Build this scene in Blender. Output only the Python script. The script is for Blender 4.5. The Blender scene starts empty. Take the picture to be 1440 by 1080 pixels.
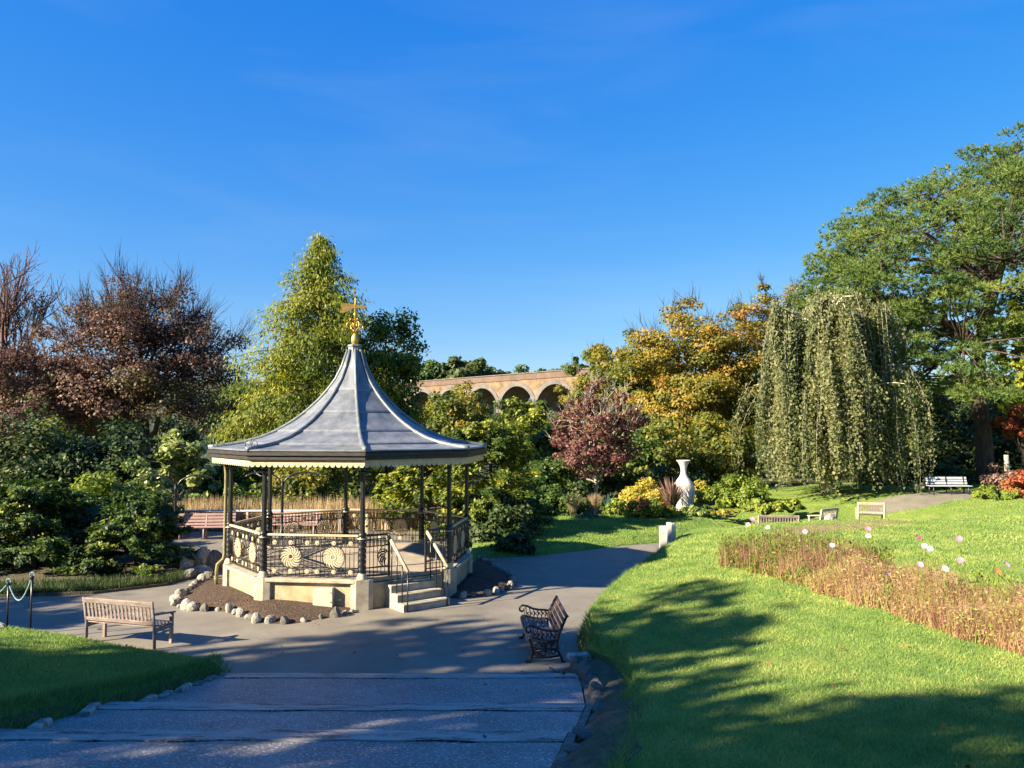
import bpy, math, random
import numpy as np
from mathutils import Vector, Matrix
PI = math.pi
SC = bpy.context.scene
COL = SC.collection
rng = np.random.default_rng(11)
random.seed(5)

# ------------------------------------------------------------ camera, sky, sun, exposure
CAM_H, PITCH, FPX = 4.345, 0.056, 1120.0
cam_d = bpy.data.cameras.new('camera')
cam_d.sensor_width = 36.0
cam_d.lens = FPX * 36.0 / 1440.0
cam_d.clip_start, cam_d.clip_end = 0.1, 3000.0
cam = bpy.data.objects.new('camera', cam_d)
cam.location = (0, 0, CAM_H)
cam.rotation_euler = (PI / 2 + PITCH, 0, 0)
COL.objects.link(cam)
SC.camera = cam

SUN_AZ = math.radians(-63)      # from the direction back to the camera, negative = to the left
SUN_EL = math.radians(27)
to_sun = Vector((math.sin(SUN_AZ) * math.cos(SUN_EL), -math.cos(SUN_AZ) * math.cos(SUN_EL), math.sin(SUN_EL)))
W = bpy.data.worlds.new('World'); SC.world = W; W.use_nodes = True
wt = W.node_tree; wt.nodes.clear()
w_out = wt.nodes.new('ShaderNodeOutputWorld'); w_bg = wt.nodes.new('ShaderNodeBackground')
sky = wt.nodes.new('ShaderNodeTexSky'); sky.sky_type = 'NISHITA'; sky.sun_disc = False
sky.sun_elevation = SUN_EL
sky.sun_rotation = math.atan2(to_sun.x, to_sun.y)
sky.altitude = 0; sky.air_density = 1.0; sky.dust_density = 0.25; sky.ozone_density = 2.5
hs = wt.nodes.new('ShaderNodeHueSaturation'); hs.inputs['Saturation'].default_value = 1.42
w_bg.inputs['Strength'].default_value = 0.057
wt.links.new(sky.outputs[0], hs.inputs['Color'])
sp_ = wt.nodes.new('ShaderNodeSeparateColor'); cb_ = wt.nodes.new('ShaderNodeCombineColor')
wt.links.new(hs.outputs[0], sp_.inputs[0])
for ch_, (gain, power) in enumerate(((.665, .8), (.95, .69), (2.5, .30))):     # film response of the sky colour
    pw_ = wt.nodes.new('ShaderNodeMath'); pw_.operation = 'POWER'; pw_.inputs[1].default_value = power
    ml_ = wt.nodes.new('ShaderNodeMath'); ml_.operation = 'MULTIPLY'; ml_.inputs[1].default_value = gain
    wt.links.new(sp_.outputs[ch_], pw_.inputs[0]); wt.links.new(pw_.outputs[0], ml_.inputs[0]); wt.links.new(ml_.outputs[0], cb_.inputs[ch_])
tc_ = wt.nodes.new('ShaderNodeTexCoord'); mp_ = wt.nodes.new('ShaderNodeMapping'); mp_.inputs['Scale'].default_value = (1.2, 2.0, 7.0); mp_.inputs['Rotation'].default_value = (0, .35, .3)
cn_ = wt.nodes.new('ShaderNodeTexNoise'); cn_.inputs['Scale'].default_value = 1.6; cn_.inputs['Detail'].default_value = 7; cn_.inputs['Distortion'].default_value = .6
wt.links.new(tc_.outputs['Generated'], mp_.inputs[0]); wt.links.new(mp_.outputs[0], cn_.inputs[0])
cr_ = ramp_w = wt.nodes.new('ShaderNodeValToRGB'); cr_.color_ramp.elements[0].position = .5; cr_.color_ramp.elements[1].position = .85; cr_.color_ramp.elements[1].color = (.10, .10, .10, 1)
wt.links.new(cn_.outputs[0], cr_.inputs[0])
cx_ = wt.nodes.new('ShaderNodeMix'); cx_.data_type = 'RGBA'; cx_.inputs[7].default_value = (3.2, 3.8, 4.4, 1)
wt.links.new(cr_.outputs[0], cx_.inputs[0]); wt.links.new(cb_.outputs[0], cx_.inputs[6])
wt.links.new(cx_.outputs[2], w_bg.inputs[0]); wt.links.new(w_bg.outputs[0], w_out.inputs[0])

sun_d = bpy.data.lights.new('sun', 'SUN'); sun_d.energy = 4.6; sun_d.angle = math.radians(0.55); sun_d.color = (1.0, 0.85, 0.63)
sun = bpy.data.objects.new('sun', sun_d); COL.objects.link(sun)
sun.rotation_euler = (-to_sun).to_track_quat('-Z', 'Y').to_euler()
sun.location = (-30, -10, 30)

vs = SC.view_settings
vs.view_transform = 'Standard'; vs.look = 'None'; vs.gamma = 1; vs.exposure = 2.05; vs.use_curve_mapping = False
SC.cycles.use_denoising = True
SC.cycles.max_bounces = 6; SC.cycles.diffuse_bounces = 3; SC.cycles.transmission_bounces = 3; SC.cycles.transparent_max_bounces = 4

# ------------------------------------------------------------ pixel to place helpers
def ray(px, py):
    a = (px - 720) / FPX; b = (540 - py) / FPX
    c, s = math.cos(PITCH), math.sin(PITCH)
    return Vector((a, c - b * s, s + b * c))
def at(px, py, Y):              # the point of a pixel's ray at distance Y
    r = ray(px, py); k = Y / r.y
    return Vector((r.x * k, Y, CAM_H + r.z * k))
def gp(px, py, z=0.0):          # the point of a pixel's ray on the level z
    r = ray(px, py); k = (z - CAM_H) / r.z
    return Vector((r.x * k, r.y * k, z))

# ------------------------------------------------------------ materials
MATS = {}
def new_mat(name):
    m = bpy.data.materials.new(name); m.use_nodes = True
    nt = m.node_tree; b = nt.nodes['Principled BSDF']
    MATS[name] = m
    return m, nt, b
def ramp(nt, stops, fac):
    r = nt.nodes.new('ShaderNodeValToRGB'); cr = r.color_ramp
    while len(cr.elements) < len(stops): cr.elements.new(0.5)
    for e, (p, c) in zip(cr.elements, stops):
        e.position = p; e.color = (*c, 1)
    nt.links.new(fac, r.inputs[0])
    return r
def surf(name, stops, scale=3.0, rough=0.8, bump=0.3, bscale=40.0, metallic=0.0, detail=6, dist=0.02, spec=0.4, stretch=None, second=None):
    """noise-driven colour with a fine relief; stops = colour ramp over the noise"""
    m, nt, b = new_mat(name)
    tc = nt.nodes.new('ShaderNodeTexCoord'); co = tc.outputs['Object']
    if stretch:
        mp = nt.nodes.new('ShaderNodeMapping'); mp.inputs['Scale'].default_value = stretch
        nt.links.new(co, mp.inputs[0]); co = mp.outputs[0]
    n = nt.nodes.new('ShaderNodeTexNoise'); n.inputs['Scale'].default_value = scale; n.inputs['Detail'].default_value = detail
    n.inputs['Roughness'].default_value = 0.65
    nt.links.new(co, n.inputs[0])
    col = ramp(nt, stops, n.outputs[0]).outputs[0]
    n2 = nt.nodes.new('ShaderNodeTexNoise'); n2.inputs['Scale'].default_value = bscale; n2.inputs['Detail'].default_value = 5
    nt.links.new(co, n2.inputs[0])
    if second:                   # a speckle of another colour: (colour, low, high)
        r2 = ramp(nt, [(second[1], (0, 0, 0)), (second[2], (1, 1, 1))], n2.outputs[0])
        mx = nt.nodes.new('ShaderNodeMix'); mx.data_type = 'RGBA'
        nt.links.new(r2.outputs[0], mx.inputs[0]); nt.links.new(col, mx.inputs[6]); mx.inputs[7].default_value = (*second[0], 1)
        col = mx.outputs[2]
    nt.links.new(col, b.inputs['Base Color'])
    if bump:
        bp = nt.nodes.new('ShaderNodeBump'); bp.inputs['Strength'].default_value = bump; bp.inputs['Distance'].default_value = dist
        nt.links.new(n2.outputs[0], bp.inputs['Height']); nt.links.new(bp.outputs[0], b.inputs['Normal'])
    b.inputs['Roughness'].default_value = rough; b.inputs['Metallic'].default_value = metallic
    b.inputs['Specular IOR Level'].default_value = spec
    return m
def leafmat(name, cols, transl=0.35, rough=0.55, spec=0.3):
    """leaf colours chosen by the per-leaf attribute 'tint'"""
    m, nt, b = new_mat(name)
    a = nt.nodes.new('ShaderNodeAttribute'); a.attribute_name = 'tint'
    k = len(cols)
    r = ramp(nt, [(i / max(1, k - 1), c) for i, c in enumerate(cols)], a.outputs['Fac'])
    nt.links.new(r.outputs[0], b.inputs['Base Color'])
    b.inputs['Roughness'].default_value = rough; b.inputs['Specular IOR Level'].default_value = spec
    if transl:
        t = nt.nodes.new('ShaderNodeBsdfTranslucent'); mx = nt.nodes.new('ShaderNodeMixShader')
        hsv = nt.nodes.new('ShaderNodeHueSaturation'); hsv.inputs['Value'].default_value = 1.5; hsv.inputs['Saturation'].default_value = 1.1
        nt.links.new(r.outputs[0], hsv.inputs['Color']); nt.links.new(hsv.outputs[0], t.inputs[0])
        mx.inputs[0].default_value = transl
        nt.links.new(b.outputs[0], mx.inputs[1]); nt.links.new(t.outputs[0], mx.inputs[2])
        nt.links.new(mx.outputs[0], nt.nodes['Material Output'].inputs[0])
    return m

surf('asphalt', [(0.3, (.14, .126, .10)), (0.55, (.19, .172, .135)), (0.75, (.235, .215, .17))], scale=.9, rough=.62, bump=.35, bscale=70, dist=.008, second=((.25, .23, .19), .56, .68))
surf('step_tarmac', [(0.3, (.10, .10, .098)), (0.5, (.155, .153, .15)), (0.7, (.22, .216, .21))], scale=1.6, rough=.5, bump=.6, bscale=34, dist=.02, second=((.5, .49, .47), .53, .66))
surf('nosing', [(0.40, (.035, .035, .035)), (0.47, (.22, .21, .20)), (0.62, (.32, .31, .29))], scale=2.6, rough=.5, bump=.5, bscale=34, dist=.012, second=((.45, .44, .42), .54, .68), stretch=(.6, 2, 1))
surf('gutter', [(0.4, (.02, .02, .02)), (0.6, (.05, .05, .05))], scale=5, rough=.8)
surf('soil', [(0.3, (.035, .022, .014)), (0.55, (.075, .047, .03)), (0.75, (.14, .09, .055))], scale=9, rough=.95, bump=1, bscale=22, dist=.06)
surf('dry_soil', [(0.3, (.16, .10, .06)), (0.55, (.24, .15, .095)), (0.75, (.30, .2, .13))], scale=6, rough=.95, bump=1, bscale=18, dist=.06)
surf('bank_earth', [(0.3, (.04, .05, .018)), (0.5, (.085, .075, .04)), (0.7, (.15, .125, .075))], scale=6, rough=.95, bump=1, bscale=24, dist=.05)
surf('lawn', [(0.25, (.10, .18, .035)), (0.5, (.17, .25, .048)), (0.72, (.27, .30, .07))], scale=1.3, rough=.9, bump=.9, bscale=55, dist=.04, spec=.15)
surf('ground', [(0.3, (.02, .03, .01)), (0.6, (.05, .06, .02)), (0.8, (.07, .065, .03))], scale=.4, rough=.95, bump=.8, bscale=3, dist=.2)
surf('white_stone', [(0.32, (.10, .095, .075)), (0.48, (.27, .25, .21)), (0.65, (.48, .45, .39))], scale=7, rough=.9, bump=.7, bscale=18, dist=.03)
surf('grey_stone', [(0.3, (.06, .058, .045)), (0.5, (.13, .125, .105)), (0.7, (.25, .235, .2))], scale=6, rough=.9, bump=.8, bscale=16, dist=.03)
surf('cement', [(0.3, (.22, .175, .095)), (0.5, (.34, .28, .165)), (0.7, (.42, .35, .22))], scale=3.2, rough=.9, bump=.4, bscale=45, dist=.012, second=((.22, .19, .13), .6, .8))
surf('cement_pale', [(0.3, (.22, .195, .14)), (0.5, (.33, .295, .22)), (0.7, (.42, .38, .29))], scale=4, rough=.9, bump=.4, bscale=45, dist=.012, second=((.26, .23, .18), .6, .78))
surf('floor_cement', [(0.3, (.24, .2, .15)), (0.5, (.3, .255, .2)), (0.7, (.37, .32, .25))], scale=2, rough=.85, bump=.2, bscale=50, dist=.01)
surf('lead', [(0.3, (.085, .098, .118)), (0.48, (.15, .165, .185)), (0.68, (.235, .25, .265))], scale=2.6, rough=.5, bump=.12, bscale=14, dist=.02, metallic=.25, stretch=(1, 1, .35), spec=.5)
surf('lead_roll', [(0.28, (.10, .12, .125)), (0.5, (.16, .18, .185)), (0.75, (.24, .26, .26))], scale=5, rough=.45, bump=.1, bscale=20, metallic=.3)
surf('black_paint', [(0.3, (.010, .010, .011)), (0.6, (.018, .018, .02)), (0.8, (.045, .042, .038))], scale=6, rough=.35, bump=.12, bscale=60, dist=.004, spec=.5)
surf('black_wood', [(0.35, (.014, .013, .012)), (0.6, (.035, .031, .027)), (0.8, (.12, .105, .08))], scale=5, rough=.6, bump=.3, bscale=30, dist=.01, stretch=(1, 1, 5))
surf('cream_paint', [(0.3, (.38, .29, .165)), (0.55, (.52, .425, .265)), (0.75, (.58, .49, .34))], scale=7, rough=.5, bump=.1, bscale=60, dist=.004)
surf('gold', [(0.3, (.42, .24, .05)), (0.55, (.62, .38, .09)), (0.75, (.72, .5, .18))], scale=12, rough=.4, bump=.1, bscale=60, metallic=.55)
surf('pipe_paint', [(0.3, (.12, .105, .045)), (0.55, (.20, .18, .075)), (0.8, (.28, .25, .12))], scale=6, rough=.6, bump=.15)
surf('box_grey', [(0.3, (.34, .32, .25)), (0.7, (.43, .41, .33))], scale=4, rough=.5, bump=.05)
surf('weathered_teak', [(0.3, (.11, .085, .07)), (0.5, (.22, .175, .15)), (0.72, (.34, .28, .24))], scale=7, rough=.85, bump=.5, bscale=30, dist=.01, stretch=(.6, 3, 3))
surf('brown_slat', [(0.3, (.055, .035, .035)), (0.55, (.085, .055, .055)), (0.8, (.13, .09, .085))], scale=6, rough=.42, bump=.15, bscale=30, stretch=(.4, 4, 4), spec=.5)
surf('pink_slat', [(0.3, (.27, .165, .145)), (0.7, (.37, .25, .225))], scale=5, rough=.7)
surf('pale_blue_paint', [(0.3, (.3, .34, .37)), (0.7, (.42, .45, .47))], scale=5, rough=.5)
surf('pale_wood', [(0.3, (.30, .24, .17)), (0.7, (.5, .43, .32))], scale=6, rough=.85, bump=.3)
surf('white_paint', [(0.3, (.36, .34, .3)), (0.6, (.5, .485, .45))], scale=4, rough=.6, bump=.1)
surf('white_plaster', [(0.3, (.36, .34, .29)), (0.5, (.50, .485, .45)), (0.75, (.58, .57, .54))], scale=5, rough=.8, bump=.5, bscale=25, dist=.03)
surf('rope_blue', [(0.3, (.10, .2, .24)), (0.7, (.2, .35, .4))], scale=20, rough=.7)
surf('bark', [(0.3, (.045, .032, .024)), (0.55, (.09, .068, .05)), (0.75, (.16, .125, .095))], scale=4, rough=.95, bump=1, bscale=12, dist=.08, stretch=(3, 3, .7))
surf('pine_bark', [(0.3, (.035, .024, .02)), (0.55, (.085, .06, .048)), (0.75, (.17, .13, .105))], scale=3, rough=.95, bump=1, bscale=7, dist=.1, stretch=(3, 3, .6))
surf('pale_bark', [(0.3, (.22, .2, .15)), (0.55, (.4, .37, .29)), (0.75, (.5, .47, .4))], scale=6, rough=.9, bump=.5)
surf('twig', [(0.3, (.075, .04, .035)), (0.7, (.15, .085, .07))], scale=3, rough=.9, bump=0)
surf('viaduct_stone', [(0.25, (.075, .052, .035)), (0.5, (.165, .115, .07)), (0.75, (.26, .19, .12))], scale=.5, rough=.95, bump=.8, bscale=1.2, dist=.2, second=((.2, .14, .09), .56, .7))
surf('viaduct_parapet', [(0.3, (.09, .062, .05)), (0.7, (.15, .105, .082))], scale=.4, rough=.95, bump=.6, bscale=1.5, dist=.15)
surf('viaduct_ring', [(0.3, (.10, .09, .085)), (0.7, (.17, .155, .145))], scale=.6, rough=.95, bump=.5, bscale=2, dist=.1)
GRASS_M = leafmat('grass', [(.085, .175, .04), (.165, .265, .055), (.26, .335, .075), (.40, .39, .13)], .3, .6, .25)
GRASS_M.node_tree.nodes['Principled BSDF'].inputs['Sheen Weight'].default_value = .35; GRASS_M.node_tree.nodes['Principled BSDF'].inputs['Sheen Roughness'].default_value = .4

# ------------------------------------------------------------ mesh helpers
class MB:
    def __init__(s): s.v = []; s.f = []; s.sm = []
    def add(s, vs_, fs, smooth=False):
        o = len(s.v); s.v += [tuple(p) for p in vs_]; s.f += [tuple(o + i for i in f) for f in fs]; s.sm += [smooth] * len(fs)
        return s
    def box(s, c, d, rz=0, tilt=None, ch=0.0):
        x, y, z = d[0] / 2, d[1] / 2, d[2] / 2
        M = Matrix.Rotation(rz, 3, 'Z')
        if tilt is not None: M = M @ Matrix.Rotation(tilt[1], 3, tilt[0])
        C = Vector(c)
        if ch <= 0:
            P = [C + M @ Vector((a * x, b * y, e * z)) for e in (-1, 1) for a, b in ((-1, -1), (1, -1), (1, 1), (-1, 1))]
            return s.add(P, [(3, 2, 1, 0), (4, 5, 6, 7), (0, 1, 5, 4), (1, 2, 6, 5), (2, 3, 7, 6), (3, 0, 4, 7)])
        k = min(ch, x * .9, y * .9, z * .9)
        P = []; rings = [(-z, k), (-z + k, 0), (z - k, 0), (z, k)]
        for zz, ins in rings:
            X, Y = x - ins, y - ins
            for a, b in ((-X + k * .0, -Y), (X, -Y), (X, Y), (-X, Y)): P.append(C + M @ Vector((a, b, zz)))
        F = [(3, 2, 1, 0), (12, 13, 14, 15)]
        for r in range(3):
            for i in range(4):
                j = (i + 1) % 4; F.append((r * 4 + i, r * 4 + j, r * 4 + 4 + j, r * 4 + 4 + i))
        return s.add(P, F)
    def tube(s, pts, rad, n=6, cap=True, closed=False):
        pts = [Vector(p) for p in pts]; m = len(pts)
        if not hasattr(rad, '__len__'): rad = [rad] * m
        P = []; up = None
        for i, p in enumerate(pts):
            if closed: t = pts[(i + 1) % m] - pts[i - 1]
            else: t = pts[min(i + 1, m - 1)] - pts[max(i - 1, 0)]
            if t.length < 1e-9: t = Vector((0, 0, 1))
            t.normalize()
            if up is None: up = Vector((1, 0, 0)) if abs(t.z) > .8 else Vector((0, 0, 1))
            a = up - t * up.dot(t)
            if a.length < 1e-6: a = t.orthogonal()
            a.normalize(); b = t.cross(a); up = a
            for k in range(n):
                q = 2 * PI * k / n
                P.append(p + (a * math.cos(q) + b * math.sin(q)) * rad[i])
        F = []
        for i in range(m if closed else m - 1):
            i2 = (i + 1) % m
            for k in range(n):
                k2 = (k + 1) % n; F.append((i * n + k, i * n + k2, i2 * n + k2, i2 * n + k))
        if cap and not closed: F.append(tuple(range(n - 1, -1, -1))); F.append(tuple((m - 1) * n + k for k in range(n)))
        return s.add(P, F, True)
    def lathe(s, prof, n=16, c=(0, 0, 0), smooth=True):
        P = []; F = []; m = len(prof)
        for r, z in prof:
            for k in range(n):
                q = 2 * PI * k / n; P.append((c[0] + r * math.cos(q), c[1] + r * math.sin(q), c[2] + z))
        for i in range(m - 1):
            for k in range(n):
                k2 = (k + 1) % n; F.append((i * n + k, i * n + k2, (i + 1) * n + k2, (i + 1) * n + k))
        s.add(P, F, smooth)
        return s.add([P[k] for k in range(n)] + [P[(m - 1) * n + k] for k in range(n)], [tuple(range(n - 1, -1, -1)), tuple(range(n, 2 * n))])
    def prism(s, poly, y0, y1):        # polygon in x,z pushed from y0 to y1
        n = len(poly)
        P = [(x, y0, z) for x, z in poly] + [(x, y1, z) for x, z in poly]
        F = [tuple(range(n)), tuple(range(2 * n - 1, n - 1, -1))]
        for i in range(n):
            j = (i + 1) % n; F.append((j, i, n + i, n + j))
        return s.add(P, F)
    def slab(s, poly, z0, z1):         # polygon in x,y pushed from z0 to z1
        n = len(poly)
        P = [(x, y, z0) for x, y in poly] + [(x, y, z1) for x, y in poly]
        F = [tuple(range(n - 1, -1, -1)), tuple(range(n, 2 * n))]
        for i in range(n):
            j = (i + 1) % n; F.append((i, j, n + j, n + i))
        return s.add(P, F)
    def mesh(s, name, mat):
        me = bpy.data.meshes.new(name); me.from_pydata(s.v, [], s.f)
        me.polygons.foreach_set('use_smooth', s.sm); me.materials.append(MATS[mat]); me.update()
        return me
    def build(s, name, mat, parent=None, loc=None, rz=0):
        return link(name, s.mesh(name, mat), parent, loc, rz)
def link(name, me, parent=None, loc=None, rz=0, rot=None, sc=None):
    o = bpy.data.objects.new(name, me); COL.objects.link(o); o.parent = parent
    if loc is not None: o.location = loc
    if rz: o.rotation_euler = (0, 0, rz)
    if rot is not None: o.rotation_euler = rot
    if sc is not None: o.scale = sc
    return o
def tag(o, label, cat=None, group=None, kind=None):
    o['label'] = label
    if cat: o['category'] = cat
    if group: o['group'] = group
    if kind: o['kind'] = kind
    return o
def empty(name, loc, rz=0, label=None, cat=None, group=None):
    o = bpy.data.objects.new(name, None); COL.objects.link(o); o.location = loc; o.rotation_euler = (0, 0, rz); o.empty_display_size = .3
    if label: tag(o, label, cat, group)
    return o
def struct(o, label=None):
    o['kind'] = 'structure'
    if label: o['label'] = label
    return o
def copy_tree(o, parent=None):
    c = o.copy(); COL.objects.link(c); c.parent = parent
    for ch in [x for x in KIDS.get(o.name, [])]: copy_tree(ch, c)
    return c
KIDS = {}
def dup(root, loc, rz=0, sc=1.0, label=None, group=None):
    kids = [(k, [g for g in COL.objects if g.parent == k]) for k in COL.objects if k.parent == root]
    r = root.copy(); COL.objects.link(r); r.location = loc; r.rotation_euler = (0, 0, rz)
    r.scale = sc if hasattr(sc, '__len__') else (sc, sc, sc)
    if label: r['label'] = label
    if group: r['group'] = group
    for k, gs in kids:
        c = k.copy(); COL.objects.link(c); c.parent = r
        for g in gs:
            d = g.copy(); COL.objects.link(d); d.parent = c
    return r
def np_mesh(name, V, F, mat, tint=None, smooth=False):
    V = np.ascontiguousarray(V, dtype=np.float32); F = np.ascontiguousarray(F, dtype=np.int32)
    me = bpy.data.meshes.new(name); n, k = F.shape
    me.vertices.add(len(V)); me.vertices.foreach_set('co', V.ravel())
    me.loops.add(n * k); me.loops.foreach_set('vertex_index', F.ravel())
    me.polygons.add(n); me.polygons.foreach_set('loop_start', np.arange(n, dtype=np.int32) * k)
    if smooth: me.polygons.foreach_set('use_smooth', np.ones(n, dtype=bool))
    if tint is not None:
        a = me.attributes.new('tint', 'FLOAT', 'FACE'); a.data.foreach_set('value', np.clip(tint, 0, 1).astype(np.float32))
    me.materials.append(MATS[mat]); me.update(calc_edges=True)
    return me
def unit(a): return a / (np.linalg.norm(a, axis=1, keepdims=True) + 1e-9)
def leaf_quads(c, u, v):            # diamond leaves: centre, half-length vector, half-width vector
    n = len(c)
    V = np.stack([c - u, c + v - u * .15, c + u, c - v - u * .15], 1).reshape(-1, 3)
    return V, np.arange(n * 4).reshape(n, 4)
def smooth01(t): t = np.clip(t, 0, 1); return t * t * (3 - 2 * t)
# ------------------------------------------------------------ lie of the land
def tps(pts):
    P = np.array(pts, float); X = P[:, :2]; n = len(P)
    def U(r2): return np.where(r2 > 1e-9, r2 * np.log(np.maximum(r2, 1e-9)), 0)
    D = ((X[:, None] - X[None]) ** 2).sum(-1)
    A = np.zeros((n + 3, n + 3)); A[:n, :n] = U(D) + np.eye(n) * .4; A[:n, n] = 1; A[:n, n + 1:] = X; A[n, :n] = 1; A[n + 1:, :n] = X.T
    w = np.linalg.solve(A, np.concatenate([P[:, 2], [0, 0, 0]]))
    def f(x, y):
        x = np.asarray(x, float); y = np.asarray(y, float)
        r2 = (x[..., None] - X[:, 0]) ** 2 + (y[..., None] - X[:, 1]) ** 2
        return (U(r2) * w[:n]).sum(-1) + w[n] + w[n + 1] * x + w[n + 2] * y
    return f
HR = tps([(.3, 0, 2.5), (.5, 4, 1.95), (.8, 6.5, 1.55), (1.4, 9, 1.05), (1.8, 12, .72), (1.7, 14, .55), (1.6, 16, .52), (2.3, 19, .5), (3.3, 22, .45), (5.1, 26.8, .42), (6.6, 30, .6),
          (4, 0, 2.7), (4, 6, 1.75), (3.2, 9, 1.2), (6.5, 14, 1.13), (7.07, 11, 1.22), (8, 6, 1.85), (5.43, 19, 1.0), (10.3, 16, 1.4), (6.8, 26, .98), (10, 24, 1.15), (14, 29.3, .98), (11, 29, .95), (18, 30, 1.05), (13.2, 33.4, .2), (10.5, 33.4, -.2), (17, 33.8, .45),
          (18, 37, 1.12), (30, 37, 1.35), (12, 36, .45), (7.5, 36, .55), (25, 25, 1.5), (30, 10, 2.2), (48, 48, 2), (16, 46, 1.0), (48, 0, 3), (8, 46, .7)])
HL = tps([(-5.2, 14.6, .16), (-5.1, 13.6, .3), (-5.5, 11.5, .66), (-6, 9, 1.14), (-6.5, 6, 1.62), (-7.3, 3, 2.15), (-8, 0, 2.7), (-7, 15.2, .16), (-9, 16.2, .15), (-12, 17.4, .14), (-12, 12, .78), (-12, 8, 1.42), (-14, 3, 2.25),
          (-20, 18, .25), (-25, 10, 1.5), (-25, 0, 3), (-40, 10, 2), (-40, -5, 3.5), (-40, 18, .6)])
STEPS = [(14.0, 11.0, .12, .50), (11.0, 9.0, .63, .88), (9.0, 6.5, 1.01, 1.32), (6.5, 4.0, 1.45, 1.76), (4.0, 1.2, 1.89, 2.22), (1.2, -2.0, 2.35, 2.7)]
def zp(y):                       # level of the walkway
    y = np.asarray(y, float); z = np.zeros_like(y)
    for y0, y1, z0, z1 in STEPS:
        z = np.where((y < y0) & (y >= y1), z0 + (y0 - y) / (y0 - y1) * (z1 - z0), z)
    return np.where(y < -2, 2.7, z)
XB = ([-4, 0, 4, 6.7, 9, 12, 14.2, 15, 17, 19.2, 21.8, 24, 26.8, 29, 31.0, 33, 36, 40, 48], [-.6, -.4, .1, .45, .95, 1.5, 1.55, 1.18, 1.3, 1.9, 2.8, 3.7, 4.8, 5.9, 7.5, 7.6, 7.6, 7.6, 7.6])
def xb(y): return np.interp(y, *XB)
XL = ([-5, 0, 3, 6, 9, 11.5, 14, 15], [-8.5, -7.6, -6.9, -6.3, -5.72, -5.3, -4.92, -4.86])
def xl(y): return np.interp(y, *XL)
YF = ([-40, -20, -11.6, -9, -7.5, -6.7, -5.6, -4.9], [19.3, 18.6, 17.7, 16.5, 15.75, 15.3, 14.75, 14.35])
def yfar(x): return np.interp(x, *YF)
def grid_mesh(name, X, Y, Z, mat, mats=None, slot=None):
    r, c = X.shape
    V = np.stack([X, Y, Z], -1).reshape(-1, 3)
    i = np.arange(r * c).reshape(r, c)
    F = np.stack([i[:-1, :-1], i[:-1, 1:], i[1:, 1:], i[1:, :-1]], -1).reshape(-1, 4)
    me = np_mesh(name, V, F, mat, smooth=True)
    if mats:
        for m in mats: me.materials.append(MATS[m])
        me.polygons.foreach_set('material_index', slot.ravel().astype(np.int32))
    return me
# base sheet to the horizon
gx = np.concatenate([-np.geomspace(900, 50, 18), np.linspace(-46, 50, 49), np.geomspace(54, 900, 18)])
gy = np.concatenate([[-300, -120, -50], np.linspace(-30, 60, 46), np.geomspace(64, 1600, 26)])
GX, GY = np.meshgrid(gx, gy)
def ground_z(x, y):
    x = np.asarray(x, float); y = np.asarray(y, float)
    far = smooth01((y - 38) / 12)
    side = smooth01((np.abs(x) - 46) / 40)
    z = -.12 + far * (.1 + .9 * smooth01((x - 2) / 10)) + smooth01((y - 80) / 200) * 3 + side * 3 * smooth01((y + 40) / 60)
    z += smooth01((np.abs(x - 10) - 30) / 120) * smooth01((y - 60) / 100) * 12
    z += smooth01((y - 330) / 300) * 24
    return z
struct(link('ground', grid_mesh('ground', GX, GY, ground_z(GX, GY), 'ground')))
# walkway round the bandstand
pa = MB()
pa.slab([(-46, 14.0), (1.75, 14.0), (1.9, 15), (1.9, 17), (2.6, 19.5), (3.6, 22), (5.6, 27), (8.5, 30.6), (16, 33), (16, 34.4), (8, 32), (4.0, 30.0), (1.2, 28.0), (-1.2, 26.8), (-2, 34), (-20, 34), (-46, 30)], -.11, 0.0)
struct(pa.build('path', 'asphalt'))
# long shallow steps coming down towards the bandstand
steps = struct(empty('steps', (0, 0, 0)))
for k, (y0, y1, z0, z1) in enumerate(STEPS):
    wob = [(.02 * math.sin(3.1 * t + k)) for t in range(7)]
    xL0, xR0, xL1, xR1 = float(xl(y0)) - .06, float(xb(y0)) - .32, float(xl(y1)) - .06, float(xb(y1)) - .32
    if k == 0: xR0 = 1.16; xR1 = 1.0
    if k == 1: xR0 = 1.0; xR1 = .62
    if k == 2: xR0 = .62; xR1 = .14
    def zz(y): return z0 + (y0 - y) / (y0 - y1) * (z1 - z0)
    def strip(name, ya, yb, mat, lift, parent, nx=14):
        m = MB(); P = []; F = []
        for j in range(nx + 1):
            t = j / nx
            for yy in (ya, yb):
                q = (y0 - yy) / (y0 - y1)
                x = (xL0 + (xL1 - xL0) * q) * (1 - t) + (xR0 + (xR1 - xR0) * q) * t
                dy = wob[j % 7] * (.6 if yy == y0 else .8) - .05 * (t - .5) * (1 if k else 0)
                P.append((x, yy + dy, zz(yy) + lift + .006 * math.sin(9 * t + k)))
        n = len(P); P += [(x, y, z - .55) for x, y, z in P]
        for j in range(nx):
            a = j * 2
            F += [(a, a + 1, a + 3, a + 2), (a + 2, n + a + 2, n + a, a), (a + 1, n + a + 1, n + a + 3, a + 3)]
        F += [(0, n, n + 1, 1), (2 * nx + 1, n + 2 * nx + 1, n + 2 * nx, 2 * nx)]
        m.add(P, F); return m.build(name, mat, parent)
    strip('nosing', y0, y0 - .42, 'nosing', .012, steps)
    strip('tread', y0 - .45, y1 + .002, 'step_tarmac', 0, steps)
    strip('joint', y0 - .425, y0 - .448, 'gutter', -.02, steps)
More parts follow.
